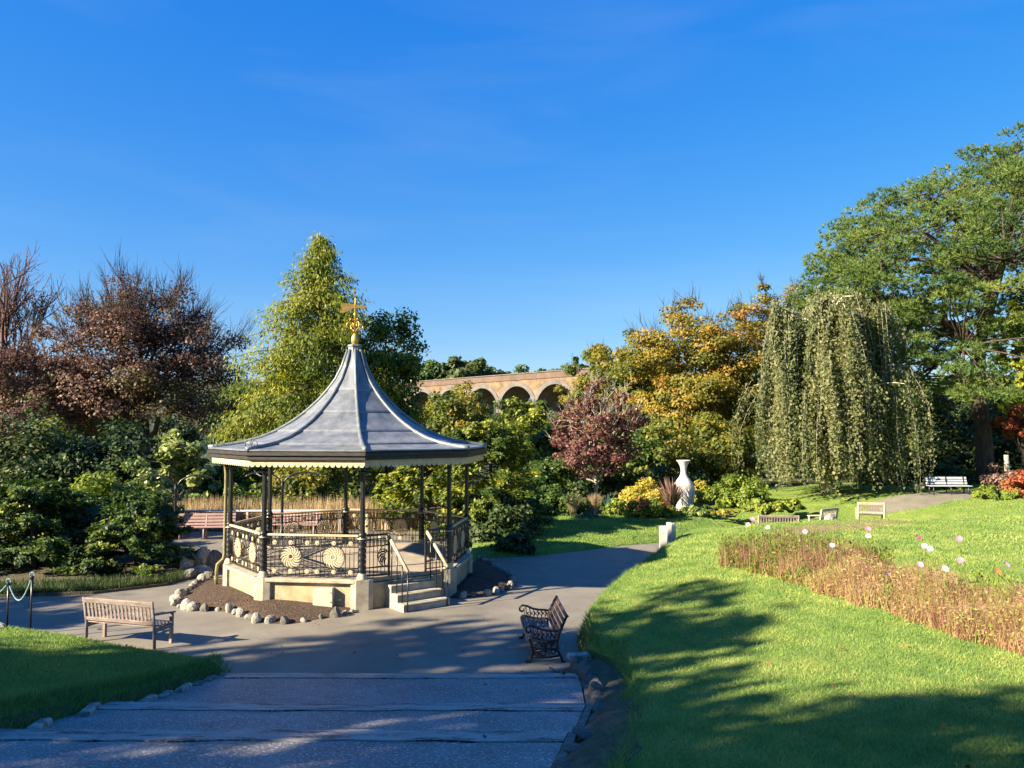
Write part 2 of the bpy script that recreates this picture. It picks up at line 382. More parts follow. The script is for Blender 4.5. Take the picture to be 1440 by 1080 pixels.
# right-hand lawn, banked above the path
yy = np.concatenate([np.arange(-4, 34, .25), np.arange(34, 48.1, .7)])
off = np.concatenate([[0, .03, .1, .22, .36, .5, .7], np.arange(1.0, 10, .3), np.arange(10, 42, 1.2)])
Yg, Og = np.meshgrid(yy, off, indexing='ij')
Xg = xb(Yg) + Og
top = HR(Xg, Yg)
rise = smooth01(Og / .38)
Zg = (zp(Yg) - .05) * (1 - rise) + top * rise
lump = .025 * np.sin(Xg * 2.1 + Yg * .7) * np.sin(Yg * 1.7 - Xg) * rise
Zg = Zg + lump
slot = (Og[:-1, :-1] < .2).astype(int)
struct(link('lawn_right', grid_mesh('lawn_right', Xg, Yg, Zg, 'lawn', ['bank_earth'], slot)))
def lawn_r(x, y): return float(HR(x, y)) + .025 * math.sin(x * 2.1 + y * .7) * math.sin(y * 1.7 - x)
# left-hand lawn
tt = np.concatenate([np.linspace(0, .93, 70), [.95, .97, .985, .993, .998, 1.0]])
off2 = np.concatenate([[0, .03, .09, .18, .28, .4], np.arange(.6, 8, .3), np.arange(8, 34, 1.5)])
T2, O2 = np.meshgrid(tt, off2, indexing='ij')
Y2 = -5 + T2 * (yfar(-4.92 - O2) + 5)
X2 = xl(Y2) - O2
edge = np.minimum(smooth01(O2 / .3), smooth01((yfar(-4.92 - O2) - Y2) / .5))
Z2 = (zp(Y2) - .06) * (1 - edge) + (HL(X2, Y2) + .1 + .02 * np.sin(X2 * 2 + Y2) * np.sin(Y2 * 1.9)) * edge
slot2 = (O2[:-1, :-1] < .16).astype(int)
me = grid_mesh('lawn_left', X2, Y2, Z2, 'lawn', ['bank_earth'], slot2); me.flip_normals()
struct(link('lawn_left', me))
def lawn_l(x, y): return float(HL(x, y)) + .1
# lawn in front of the vase border
ym = np.arange(0, 1.001, .08); xm = np.linspace(-1.4, 8.8, 40)
YM, XM = np.meshgrid(ym, xm, indexing='ij')
fr = np.interp(xm, [-1.4, 1.2, 4.0, 8.8], [26.5, 27.6, 29.7, 32.3])
Yv = fr[None, :] + YM * (36.5 - fr[None, :])
Zv = .02 + .14 * smooth01(YM / .1) + .3 * YM
Zv[0] = -.05
struct(link('lawn_middle', grid_mesh('lawn_middle', XM, Yv, Zv, 'lawn')))
# planted ground on the left behind the path
ml = MB(); ml.slab([(-46, 21.6), (-14, 20.6), (-11, 21.2), (-9.6, 22.3), (-9.2, 24), (-9.6, 27), (-12, 30), (-46, 33)], -.05, .07)
struct(ml.build('shrub_bed', 'bank_earth'))
ml = MB(); ml.slab([(-46, 34), (-1.4, 34), (-1.4, 31), (.5, 29.2), (9, 36.2), (9, 44), (-46, 44)], -.05, .05)
struct(ml.build('garden_bed', 'bank_earth'))
# ------------------------------------------------------------ bandstand
BC = Vector((-4.488, 22.638, 0)); T0 = .266; BR = 3.292; AP = BR * math.cos(PI / 8); HF = .715; RE = 3.858; ZE = 3.812
band = empty('bandstand', BC, T0, 'octagonal bandstand with grey lead bell roof, black iron railings and gold weathervane', 'bandstand')
def oct_pt(r, k, z): a = k * PI / 4; return Vector((r * math.sin(a), -r * math.cos(a), z))
def octo(r): return [tuple(oct_pt(r, k, 0)[:2]) for k in range(8)]
# plinth
HW = BR * math.sin(PI / 8)
m = MB().box((0, -AP + .1, HF / 2 - .06), (2 * HW - .3, .3, HF - .12)); me_w = m.mesh('plinth_wall', 'cement')
me_c = MB().box((0, -AP + .06, HF - .05), (2 * HW - .28, .46, .09), ch=.015).mesh('coping', 'cement_pale')
for k in range(8):
    w = link('plinth_wall', me_w, band, rz=(k + .5) * PI / 4)
    if k != 0: link('coping', me_c, w)
m = MB().slab([(-.21, .28), (-.27, -.02), (-.15, -.13), (.15, -.13), (.27, -.02), (.21, .28)], -.1, HF - .005); me_p = m.mesh('pier', 'cement_pale')
for k in range(8):
    p = oct_pt(BR, k, 0); link('pier', me_p, band, p, rz=k * PI / 4)
MB().slab(octo(BR - .02), HF - .1, HF - .002).build('floor', 'floor_cement', band)
# columns
def twisted(h0, h1, r, turns, n=20, m=40):
    b = MB(); P = []; F = []
    for i in range(m + 1):
        t = i / m; z = h0 + (h1 - h0) * t
        for k in range(n):
            q = 2 * PI * k / n
            rr = r * (1 + .16 * math.cos(4 * (q + turns * 2 * PI * t)))
            P.append((rr * math.cos(q), rr * math.sin(q), z))
    for i in range(m):
        for k in range(n):
            k2 = (k + 1) % n; F.append((i * n + k, i * n + k2, (i + 1) * n + k2, (i + 1) * n + k))
    return b.add(P, F, True)
me_base = MB().lathe([(.13, 0), (.135, .03), (.115, .05), (.12, .075), (.095, .11), (.085, .14)], 18).mesh('column_base', 'cream_paint')
me_tw = twisted(.13, .94, .078, 1.5).mesh('twisted_shaft', 'black_paint')
me_col = MB().lathe([(.085, .93), (.11, .955), (.115, .985), (.09, 1.0), (.1, 1.03), (.115, 1.06), (.09, 1.09), (.07, 1.12)], 18).mesh('collar', 'black_paint')
me_ring = MB().lathe([(.117, .957), (.124, .968), (.117, .98)], 18).mesh('gilt_ring', 'cream_paint')
me_sh = MB().lathe([(.066, 1.1), (.062, 1.3), (.056, 2.55), (.075, 2.58), (.06, 2.62), (.06, 2.7), (.10, 2.82), (.1, 2.95)], 8, smooth=False).mesh('shaft', 'black_paint')
mb = MB()
for s_ in (-1, 1):               # curved ironwork under the eave
    mb.tube([(s_ * (.06 + .42 * math.sin(t * PI / 16)), -.0, 2.45 + .42 * (1 - math.cos(t * PI / 16))) for t in range(9)], .014, 5)
me_sp = mb.mesh('eave_bracket', 'black_paint')
for k in range(8):
    c = link('column', me_sh, band, oct_pt(BR - .02, k, HF), rz=k * PI / 4)
    for nm, me in (('column_base', me_base), ('twisted_shaft', me_tw), ('collar', me_col), ('gilt_ring', me_ring), ('eave_bracket', me_sp)): link(nm, me, c)
# railing panels
def sunburst(cx, cz, half=0):
    b = MB(); n = 16
    for i in range(n):
        a0 = 2 * PI * i / n
        L = []; Rr = []
        for t in range(6):
            u = t / 5; r = .085 + .18 * u; a = a0 + .55 * u * u
            w = (.008 + .013 * math.sin(PI * min(1, u * 1.05) * .9)) if t < 5 else .007
            d = Vector((math.cos(a), math.sin(a))); nn = Vector((-d.y, d.x)); c = d * r
            L.append(c + nn * w); Rr.append(c - nn * w)
        poly = [(cx + p.x, cz + p.y) for p in L] + [(cx + p.x, cz + p.y) for p in reversed(Rr)]
        if half and any((x - cx) * half > .012 for x, z in poly): continue
        b.prism(poly, -AP - .014, -AP + .014)
    if not half:
        ring = [(cx + .068 * math.cos(2 * PI * i / 12), -AP, cz + .068 * math.sin(2 * PI * i / 12)) for i in range(12)]
        b.tube(ring, .022, 6, closed=True)
    return b
def rosette(cx, cz):
    b = MB(); P = []
    b.prism([(cx + (.062 if i % 2 else .045) * math.cos(2 * PI * i / 16), cz + (.062 if i % 2 else .045) * math.sin(2 * PI * i / 16)) for i in range(16)][::1], -AP - .016, -AP + .016)
    b.prism([(cx + .02 * math.cos(2 * PI * i / 8), cz + .02 * math.sin(2 * PI * i / 8)) for i in range(8)], -AP - .026, -AP + .026)
    return b
X1 = HW - .1
def iron(x0, x1, bursts, step=.105):
    b = MB()
    for z in (.06, .255, .76, .935): b.box(((x0 + x1) / 2, -AP, z), (x1 - x0, .022, .024))
    n = max(2, int(round((x1 - x0) / step)))
    for i in range(n + 1):
        x = x0 + (x1 - x0) * i / n
        cut = [abs(x - c) < .29 for c in bursts]
        if any(cut):
            c = [c for c in bursts if abs(x - c) < .29][0]
            hgt = math.sqrt(max(0, .29 ** 2 - (x - c) ** 2))
            b.tube([(x, -AP, .03), (x, -AP, .505 - hgt)], .0095, 5); b.tube([(x, -AP, .505 + hgt), (x, -AP, 1.0)], .0095, 5)
        else: b.tube([(x, -AP, .03), (x, -AP, 1.0)], .0095, 5)
    for i in range(n * 2):
        x = x0 + (x1 - x0) * (i + .5) / (n * 2)
        b.box((x, -AP, .85), (.012, .014, .17))
    return b
def ring_at(c, r, a0, a1, n=20):
    return [(c + r * math.cos(a0 + (a1 - a0) * i / n), -AP, .505 + r * math.sin(a0 + (a1 - a0) * i / n)) for i in range(n + 1)]
bars = iron(-X1, X1, (-.54, .54))
for c in (-.54, .54): bars.tube(ring_at(c, .285, 0, 2 * PI * .999), .011, 5)
me_bars = bars.mesh('railing_panel', 'black_paint')
me_top = MB().box((0, -AP, 1.03), (2 * X1 + .02, .075, .055), ch=.014).mesh('top_rail', 'cream_paint')
me_sb = [sunburst(c, .505).mesh('sunburst', 'cream_paint') for c in (-.54, .54)]
me_ro = [rosette((f - .5) * 2 * HW, z).mesh('rosette', 'cream_paint') for z in (.85, .16) for f in (.12, .283, .45, .55, .717, .885)]
for k in range(1, 8):
    p = link('railing_panel', me_bars, band, (0, 0, HF), rz=(k + .5) * PI / 4)
    link('top_rail', me_top, p)
    for me in me_sb: link('sunburst', me, p)
    for me in me_ro: link('rosette', me, p)
for s_ in (-1, 1):               # half panels either side of the steps
    xa, xb_ = sorted((s_ * X1, s_ * .54))
    b = iron(xa, xb_, (), .1)
    a0 = PI / 2 if s_ > 0 else -PI / 2
    b.tube(ring_at(s_ * .55, .28, PI / 2, -PI / 2) if s_ > 0 else ring_at(s_ * .55, .28, PI / 2, 3 * PI / 2), .011, 5)
    b.box((s_ * .53, -AP, .52), (.045, .045, 1.04))
    p = b.build('gate_side_panel', 'black_paint', band, (0, 0, HF), rz=.5 * PI / 4)
    MB().box(((xa + xb_) / 2, -AP, 1.03), (xb_ - xa, .06, .05), ch=.012).build('top_rail', 'black_paint', p)
    sunburst(s_ * .55, .505, half=-s_).build('half_sunburst', 'black_paint', p)
# steps up to the floor and their handrails
RZ0 = .5 * PI / 4
for i in range(3):
    h = HF - .179 * (i + 1)
    MB().box((0, -AP - .05 - .3 * i - .15, h / 2 - .02), (1.3, .298, h + .04), ch=.012).build('step', 'cement_pale', band, rz=RZ0)
me_hr = []
for s_ in (-1, 1):
    x = s_ * .56
    pts = [(x, -AP - .03, HF + 1.0), (x, -AP - .95, .98), (x, -AP - 1.03, .93)]
    h = MB().tube([(x, -AP + .02, HF + 1.02), (x, -AP - .99, .95)], .042, 8).build('handrail', 'cream_paint', band, rz=RZ0)
    for i in range(4):
        t = .2 + .8 * i / 3.05
        yy_ = -AP - .99 * t; zt = HF + 1.02 + (.95 - HF - 1.02) * t
        zb = [HF - .18, HF - .36, HF - .53, 0][i]
        MB().tube([(x, yy_, zb - .02), (x, yy_, zt)], .018, 6).build('post', 'black_paint', h)
# roof
PROF = [(3.858, 3.812), (3.4, 3.868), (2.95, 3.945), (2.5, 4.075), (2.1, 4.26), (1.7, 4.5), (1.35, 4.77), (1.02, 5.08), (.75, 5.39), (.52, 5.72), (.35, 6.08), (.25, 6.36), (.2, 6.55)]
PRr = [p[0] for p in PROF][::-1]; PRz = [p[1] for p in PROF][::-1]
def rz_(r): return float(np.interp(r, PRr, PRz))
deck = MB(); P = []; F = []
for (r, z) in PROF:
    for k in range(8): P.append(oct_pt(r * .995, k, z - .05))
for i in range(len(PROF) - 1):
    for k in range(8):
        k2 = (k + 1) % 8; F.append((i * 8 + k, i * 8 + k2, (i + 1) * 8 + k2, (i + 1) * 8 + k))
deck.add(P, F); roof = deck.build('roof', 'black_wood', band)
ROWS = [(3.875, 2.95), (2.95, 2.1), (2.1, 1.35), (1.35, .75), (.75, .2)]
for ri, (ra, rb) in enumerate(ROWS):
    b = MB(); n = 7; c0, c1 = PI / 8, -PI / 8
    P = []; F = []
    nx = 6
    for i in range(n + 1):
        t = i / n; r = ra + (rb - ra) * t
        lift = .022 * (1 - t) + (.006 if ri else 0)
        for j in range(nx + 1):
            u = j / nx
            x = r * math.sin(PI / 8) * (2 * u - 1) * .999; y = -r * math.cos(PI / 8)
            wv = .006 * math.sin(7 * u + 2 * ri) * math.sin(PI * t)
            P.append((x, y, rz_(r) + lift + wv))
    m0 = (nx + 1)
    for i in range(n):
        for j in range(nx): F.append((i * m0 + j, i * m0 + j + 1, (i + 1) * m0 + j + 1, (i + 1) * m0 + j))
    q = len(P); P += [(x, y, z - .03) for x, y, z in P[:m0]]
    for j in range(nx): F.append((q + j, q + j + 1, j + 1, j))
    b.add(P, F); me = b.mesh('lead_sheet', 'lead')
    for i in range(len(F) - nx): me.polygons[i].use_smooth = True
    for k in range(8): link('lead_sheet', me, roof, rz=(k + .5) * PI / 4)
rr = np.linspace(3.87, .2, 24)
me_hip = MB().tube([(0, -r, rz_(r) + .035) for r in rr], [.062 - .022 * i / 23 for i in range(24)], 8).mesh('hip_roll', 'lead_roll')
for k in range(8): link('hip_roll', me_hip, roof, rz=k * PI / 4)
# eaves: fascia, gutter edge, soffit and scalloped valance
def eave_board(r_out, thick, z0, z1):
    t = math.tan(PI / 8); ro = r_out * math.cos(PI / 8); ri = ro - thick
    P = [(-ro * t, -ro, z0), (ro * t, -ro, z0), (ri * t, -ri, z0), (-ri * t, -ri, z0)]
    P += [(x, y, z1) for x, y, z in P]
    return MB().add(P, [(3, 2, 1, 0), (4, 5, 6, 7), (0, 1, 5, 4), (1, 2, 6, 5), (2, 3, 7, 6), (3, 0, 4, 7)])
me_f = eave_board(3.85, .05, 3.60, 3.785).mesh('fascia', 'black_wood')
me_g = eave_board(3.90, .06, 3.70, 3.76).mesh('gutter_edge', 'black_wood')
b = MB(); ro = 3.77 * math.cos(PI / 8); L = ro * math.tan(PI / 8); n = 20
poly = []
for i in range(n):
    for t in range(5):
        u = (i + t / 5) / n
        poly.append((-L + 2 * L * u, 3.485 + (.0 if t == 0 else -.07 * math.sqrt(math.sin(PI * t / 5)))))
poly.append((L, 3.485)); poly += [(L, 3.61), (-L, 3.61)]
b.prism(poly, -ro, -ro + .02); me_v = b.mesh('valance', 'cream_paint')
for k in range(8):
    f = link('fascia', me_f, band, rz=(k + .5) * PI / 4)
    link('gutter_edge', me_g, f); link('valance', me_v, f)
MB().slab(octo(3.74), 3.64, 3.66).build('soffit', 'black_wood', band)
b = MB()
# cap, finial and weathervane
MB().lathe([(.235, 6.36), (.225, 6.42), (.2, 6.56), (.19, 6.66), (.215, 6.68), (.215, 6.72), (.16, 6.745)], 8, smooth=False).build('roof_cap', 'lead_roll', band, rz=PI / 8)
MB().lathe([(.05, 6.73), (.09, 6.76), (.105, 6.85), (.1, 6.95), (.06, 7.03), (.035, 7.06)], 14).build('finial', 'gold', band)
wv = MB().tube([(0, 0, 7.0), (0, 0, 8.05), (0, 0, 8.12)], [.022, .016, .003], 8).build('weathervane', 'gold', band)
b = MB()
for q in range(4):
    a = q * PI / 2 + .4; d = Vector((math.cos(a), math.sin(a), 0))
    pts = []
    for i in range(15):
        u = i / 14; th = -1.2 + 5.2 * u; r = .115 * (1 - .55 * u)
        pts.append(d * (.155 + r * math.cos(th)) + Vector((0, 0, 7.3 + r * math.sin(th))))
    b.tube([d * .02 + Vector((0, 0, 7.06))] + [d * .1 + Vector((0, 0, 7.16))] + pts, .018, 5)
    b.tube([d * .02 + Vector((0, 0, 7.42)), d * .13 + Vector((0, 0, 7.48)), d * .16 + Vector((0, 0, 7.44))], .014, 5)
b.lathe([(.02, 7.55), (.045, 7.6), (.02, 7.66)], 10)
b.build('scrollwork', 'gold', wv)
b = MB()
b.prism([(-.36, 7.62), (-.40, 7.92), (-.05, 7.9), (.2, 7.86), (.22, 7.9), (.34, 7.83), (.22, 7.76), (.2, 7.80), (-.05, 7.78)], -.012, .012)
b.build('vane', 'gold', wv, rz=-T0 + .25)
# scrolled iron at two eave corners, rainwater pipe, meter box
for k in (-1, -2):
    b = MB()
    for s_ in (-1, 1):
        pts = []
        for i in range(20):
            u = i / 19; th = -PI / 2 + s_ * 6.5 * u; r = .12 * (1 - .7 * u)
            pts.append((s_ * .10 * (1 - 0) + r * math.cos(th) * 1, -3.72, 3.98 + r * math.sin(th)))
        b.tube(pts, .009, 5)
    b.tube([(0, -3.72, 3.82), (0, -3.72, 4.1)], .009, 5)
    b.build('eave_scroll', 'black_paint', band, rz=k * PI / 4)
b = MB(); k = -2; a = k * PI / 4 - .06
def pp(r, z, da=0): return (r * math.sin(a + da), -r * math.cos(a + da), z)
b.tube([pp(3.7, 3.62), pp(3.62, 3.5), pp(3.45, 3.35), pp(3.42, 3.1), pp(3.42, .95), pp(3.45, .8), pp(3.6, .66), pp(3.62, .5), pp(3.62, 0)], .045, 8)
for z in (1.2, 2.6, .3): b.lathe([(.062, z - .04), (.062, z + .04)], 10, (*pp(3.42 if z > .9 else 3.62, 0)[:2], 0))
b.build('downpipe', 'pipe_paint', band)
b = MB().box((.36, -AP - .13, .29), (.48, .2, .46), ch=.012).build('meter_box', 'box_grey', band, rz=-.5 * PI / 4)
MB().box((.57, -AP - .235, .2), (.02, .012, .02)).box((.57, -AP - .235, .42), (.02, .012, .02)).build('bolt', 'black_paint', b)
MB().tube([(.62, -AP - .1, .22), (.74, -AP - .08, .22), (.76, -AP - .02, .2)], .03, 6).build('conduit', 'box_grey', b)

# ------------------------------------------------------------ rocks
def rock_mesh(name, mat, seed, sub=2):
    r = np.random.default_rng(seed)
    import bmesh
    bm = bmesh.new(); bmesh.ops.create_icosphere(bm, subdivisions=2, radius=1)
    d = r.normal(size=(7, 3)); d /= np.linalg.norm(d, axis=1)[:, None]; h = r.uniform(.62, .95, 7)
    for v in bm.verts:
        p = np.array(v.co)
        for i in range(7):
            t = p @ d[i]
            if t > h[i]: p = p - d[i] * (t - h[i]) * .9
        v.co = p * (1 + r.normal() * .03)
    me = bpy.data.meshes.new(name); bm.to_mesh(me); bm.free(); me.materials.append(MATS[mat]); return me
ROCK_W = [rock_mesh('stone', 'white_stone', i) for i in range(6)]
ROCK_G = [rock_mesh('stone', 'grey_stone', 20 + i) for i in range(6)]
def bed(name, label, poly, stones, size=(.065, .165)):
    cx = sum(p[0] for p in poly) / len(poly); cy = sum(p[1] for p in poly) / len(poly)
    o = MB(); n = len(poly); P = [(cx, cy, .16)]; F = []
    ringn = 6
    for q in range(1, ringn + 1):
        t = q / ringn
        for i, (x, y) in enumerate(poly):
            P.append((cx + (x - cx) * t, cy + (y - cy) * t, .16 * (1 - t ** 3) + .03 * math.sin(5 * x + q) * math.sin(4 * y) * (1 - t ** 4) + .01))
    for i in range(n): F.append((0, 1 + i, 1 + (i + 1) % n))
    for q in range(ringn - 1):
        for i in range(n):
            j = (i + 1) % n; F.append((1 + q * n + i, 1 + (q + 1) * n + i, 1 + (q + 1) * n + j, 1 + q * n + j))
    o.add(P, F, True); b = struct(o.build(name, 'soil'), label)
    acc = 0
    for (a, c) in stones:
        a = Vector(a); c = Vector(c); L = (c - a).length; nn = max(1, int(L / .24))
        for i in range(nn):
            p = a + (c - a) * ((i + .5) / nn); s_ = random.uniform(*size)
            me = random.choice(ROCK_W if random.random() < .6 else ROCK_G)
            link('stone', me, b, (p.x + random.uniform(-.04, .04), p.y + random.uniform(-.04, .04), s_ * .45), rot=(random.uniform(-.4, .4), random.uniform(-.4, .4), random.uniform(0, 6)), sc=(s_ * random.uniform(.7, 1.5), s_ * random.uniform(.7, 1.1), s_ * random.uniform(.7, 1.35)))
    return b
lp = [gp(*q) for q in ((292, 812), (268, 829), (243, 850), (264, 858), (295, 859), (319, 860), (336, 865), (355, 874), (384, 877), (413, 877), (439, 872), (463, 868), (502, 861))]
inner = [BC + Matrix.Rotation(T0, 3, 'Z') @ oct_pt(BR - .1, k, 0) for k in (0, -1, -2, -2.4)]
bed('soil_bed', 'dark soil bed edged with pale stones along the left of the bandstand', [p[:2] for p in lp] + [p[:2] for p in inner], [(lp[i], lp[i + 1]) for i in range(len(lp) - 1)])
rp = [gp(*q) for q in ((640, 842), (658, 840), (677, 838), (695, 836), (711, 830), (722, 825), (720, 812), (700, 800), (672, 785))]
inner = [BC + Matrix.Rotation(T0, 3, 'Z') @ oct_pt(BR - .1, k, 0) for k in (2.2, 2, 1, .95)]
bed('soil_bed', 'dark soil bed edged with pale stones beyond the bandstand steps', [p[:2] for p in rp] + [p[:2] for p in inner], [(rp[i], rp[i + 1]) for i in range(len(rp) - 1)], (.08, .14))
# ------------------------------------------------------------ benches
def slat_bench(name, loc, rz, label, W_=1.6, mats=('weathered_teak', 'weathered_teak'), group=None, cushion=False, nslat=17, arms=True):
    """garden bench with an upright-slatted back; faces local -Y, origin under its middle"""
    o = empty(name, loc, rz, label, 'bench', group); fr, sl = mats; w = W_ / 2
    for s_ in (-1, 1):
        MB().tube([(s_ * w, .20, 0), (s_ * w, .21, .44), (s_ * w, .30, .93)], .042, 4).build('rear_leg', fr, o)
        MB().box((s_ * w, -.27, .31), (.06, .06, .62), ch=.006).build('front_leg', fr, o)
        MB().box((s_ * w, -.03, .36), (.05, .44, .08), ch=.006).build('side_rail', fr, o)
        if arms:
            MB().add([(s_ * w - .04, -.34, .6), (s_ * w + .04, -.34, .6), (s_ * w + .035, .25, .66), (s_ * w - .035, .25, .66), (s_ * w - .04, -.34, .64), (s_ * w + .04, -.34, .64), (s_ * w + .035, .25, .70), (s_ * w - .035, .25, .70)],
                     [(3, 2, 1, 0), (4, 5, 6, 7), (0, 1, 5, 4), (1, 2, 6, 5), (2, 3, 7, 6), (3, 0, 4, 7)]).build('armrest', fr, o)
    b = MB().box((0, .295, .88), (W_ - .05, .04, .1), tilt=('X', -.18), ch=.006).build('back_rail', fr, o)
    MB().box((0, .225, .50), (W_ - .05, .04, .075), tilt=('X', -.18), ch=.006).build('back_rail', fr, o)
    for i in range(nslat):
        x = -w + .09 + (W_ - .18) * i / (nslat - 1)
        me = MB().box((x, .258, .69), (.048, .018, .36), tilt=('X', -.18)).build('slat', sl, o)
    for i in range(6):
        MB().box((0, -.26 + .088 * i, .43), (W_ + .02, .07, .022), ch=.004).build('seat_slat', sl, o)
    MB().box((0, -.27, .38), (W_ - .05, .03, .07)).build('apron', fr, o)
    return o
fx, fy = .297, .955                         # the way the teak bench faces (away from the steps)
slat_bench('garden_bench', (-7.80, 16.42, 0.0), math.atan2(-fy, -fx) - PI / 2 + PI + PI, 'weathered grey teak bench on the path left of the steps, seen from behind', 1.68)
teak = [o for o in COL.objects if o.name == 'garden_bench'][0]
teak.rotation_euler.z = math.atan2(fx, -fy)     # local -Y to (fx, fy)
# cast iron bench
def iron_bench(loc, rz):
    o = empty('iron_bench', loc, rz, 'dark brown slatted bench with scrolled black iron ends beside the grass bank', 'bench')
    Lh = .86
    def end(s_):
        b = MB(); x = s_ * Lh
        back = [(.30, 0), (.27, .08), (.2, .22), (.19, .36), (.22, .5), (.29, .66), (.36, .82), (.40, .86)]
        b.tube([(x, -p[0] * -1, p[1]) for p in back], .026, 6)
        frt = [(-.38, .02), (-.33, .02), (-.30, .08), (-.27, .2), (-.29, .32), (-.33, .42), (-.33, .48)]
        b.tube([(x, p[0], p[1]) for p in frt], .026, 6)
        b.box((x, -.36, .02), (.05, .09, .04)); b.box((x, .31, .015), (.05, .08, .03))
        # scrolled arm
        arm = [(.24, .56), (.12, .58), (0, .585), (-.12, .61), (-.24, .665), (-.33, .68), (-.39, .64), (-.39, .58), (-.34, .55), (-.30, .575), (-.31, .61)]
        b.tube([(x, p[0], p[1]) for p in arm], .022, 6)
        low = [(.2, .40), (.05, .40), (-.1, .42), (-.25, .46), (-.33, .47)]
        b.tube([(x, p[0], p[1]) for p in low], .02, 6)
        for y in (-.26, -.18, -.1, -.02, .06, .14): # openwork under the arm
            b.tube([(x, y, .43), (x, y + .02, .5), (x, y - .005, .58 + max(0, -y) * .25)], .011, 4)
            ring = [(x, y + .035 * math.cos(t * PI / 4), .51 + .035 * math.sin(t * PI / 4)) for t in range(8)]
            b.tube(ring, .008, 4, closed=True)
        # tracery in the side panel
        for (cy, cz, r) in ((-.16, .3, .085), (.03, .3, .085), (-.07, .18, .075), (.12, .2, .06), (-.2, .16, .05), (.1, .34, .05), (-.06, .32, .05)):
            pts = [(x, cy + r * (1 - .5 * t / 15) * math.cos(t * .6), cz + r * (1 - .5 * t / 15) * math.sin(t * .6)) for t in range(16)]
            b.tube(pts, .014, 4)
        b.tube([(x, -.27, .12), (x, -.1, .09), (x, .05, .09), (x, .24, .12)], .02, 5)
        b.tube([(x, -.28, .2), (x, 0, .24), (x, .2, .25)], .015, 4)
        return b.build('iron_end', 'black_paint', o)
    end(-1); end(1)
    for i in range(5):
        y = -.31 + .1 * i
        MB().box((0, y, .455 - .02 * math.sin(PI * i / 4) - .01 * i), (2 * Lh + .04, .082, .028), ch=.006).build('seat_slat', 'brown_slat', o)
    MB().box((0, -.365, .42), (2 * Lh + .03, .026, .075), ch=.006).build('seat_slat', 'brown_slat', o)
    for i in range(5):
        t = i / 4; MB().box((0, .195 + .17 * t ** 1.2, .49 + .35 * t), (2 * Lh + .04, .026, .076), tilt=('X', -.28 - .14 * t), ch=.006).build('back_slat', 'brown_slat', o)
    MB().tube([(-Lh, .05, .14), (Lh, .05, .14)], .012, 5).build('tie_rod', 'black_paint', o)
    return o
iron_bench((.60, 15.95, 0.0), -PI / 2 + .06)
# far benches
def far_bench(px, py, Y, rz, label, W_, mats, z=None):
    p = at(px, py, Y); z0 = lawn_r(p.x, Y) if z is None else z
    return slat_bench('park_bench', (p.x, Y, z0 - .02), rz, label, W_, mats, None, nslat=int(W_ * 9))
def rzf_(x, y): return math.atan2(x, -y)
far_bench(1158, 730, 33.3, rzf_(-.62, .78), 'pale slatted bench with its seat showing beside the big drooping tree', 1.25, ('pale_wood', 'weathered_teak'))
far_bench(1224, 722, 33.6, rzf_(.25, .97), 'small slatted bench between the bare soil strip and the drooping tree', 1.0, ('pale_wood', 'weathered_teak'))
far_bench(1093, 738, 33.4, rzf_(.1, 1), 'low dark bench back just showing above the grass by the flower border', 1.6, ('weathered_teak', 'weathered_teak'))
# long pale painted bench by the pine
p = at(1335, 699, 37.5)
pb = empty('painted_bench', (p.x, p.y, lawn_r(p.x, 37.5) - .02), -.04, 'long pale blue painted bench on the tarmac near the pine', 'bench')
for s_ in (-.8, 0, .8):
    MB().tube([(s_, -.22, 0), (s_, -.2, .4), (s_, .2, .4), (s_, .32, .86)], .03, 5).tube([(s_, .2, .4), (s_, .26, 0)], .03, 5).build('iron_leg', 'black_paint', pb)
for i in range(4): MB().box((0, -.2 + .12 * i, .43), (1.9, .1, .035), ch=.006).build('seat_slat', 'pale_blue_paint', pb)
for i in range(3): MB().box((0, .235 + .04 * i, .53 + .125 * i), (1.9, .03, .095), tilt=('X', -.25), ch=.006).build('back_slat', 'pale_blue_paint', pb)
# pink bench behind the bandstand
p = gp(288, 757, .05)
kb = empty('pink_bench', (p.x, p.y, .05), .12, 'faded pink horizontal-slat bench behind the bandstand', 'bench')
for s_ in (-.9, 0, .9): MB().tube([(s_, -.2, 0), (s_, -.2, .42), (s_, .18, .42), (s_, .3, .9)], .035, 5).tube([(s_, .18, .42), (s_, .22, 0)], .035, 5).build('leg', 'pink_slat', kb)
for i in range(4): MB().box((0, -.2 + .12 * i, .45), (2.2, .1, .03)).build('seat_slat', 'pink_slat', kb)
for i in range(4): MB().box((0, .2 + .03 * i, .54 + .12 * i), (2.2, .028, .09), tilt=('X', -.2)).build('back_slat', 'pink_slat', kb)
kb2 = dup(kb, gp(412, 753, .05), -.05, 1, 'faded pink slatted bench seen through the bandstand railings')

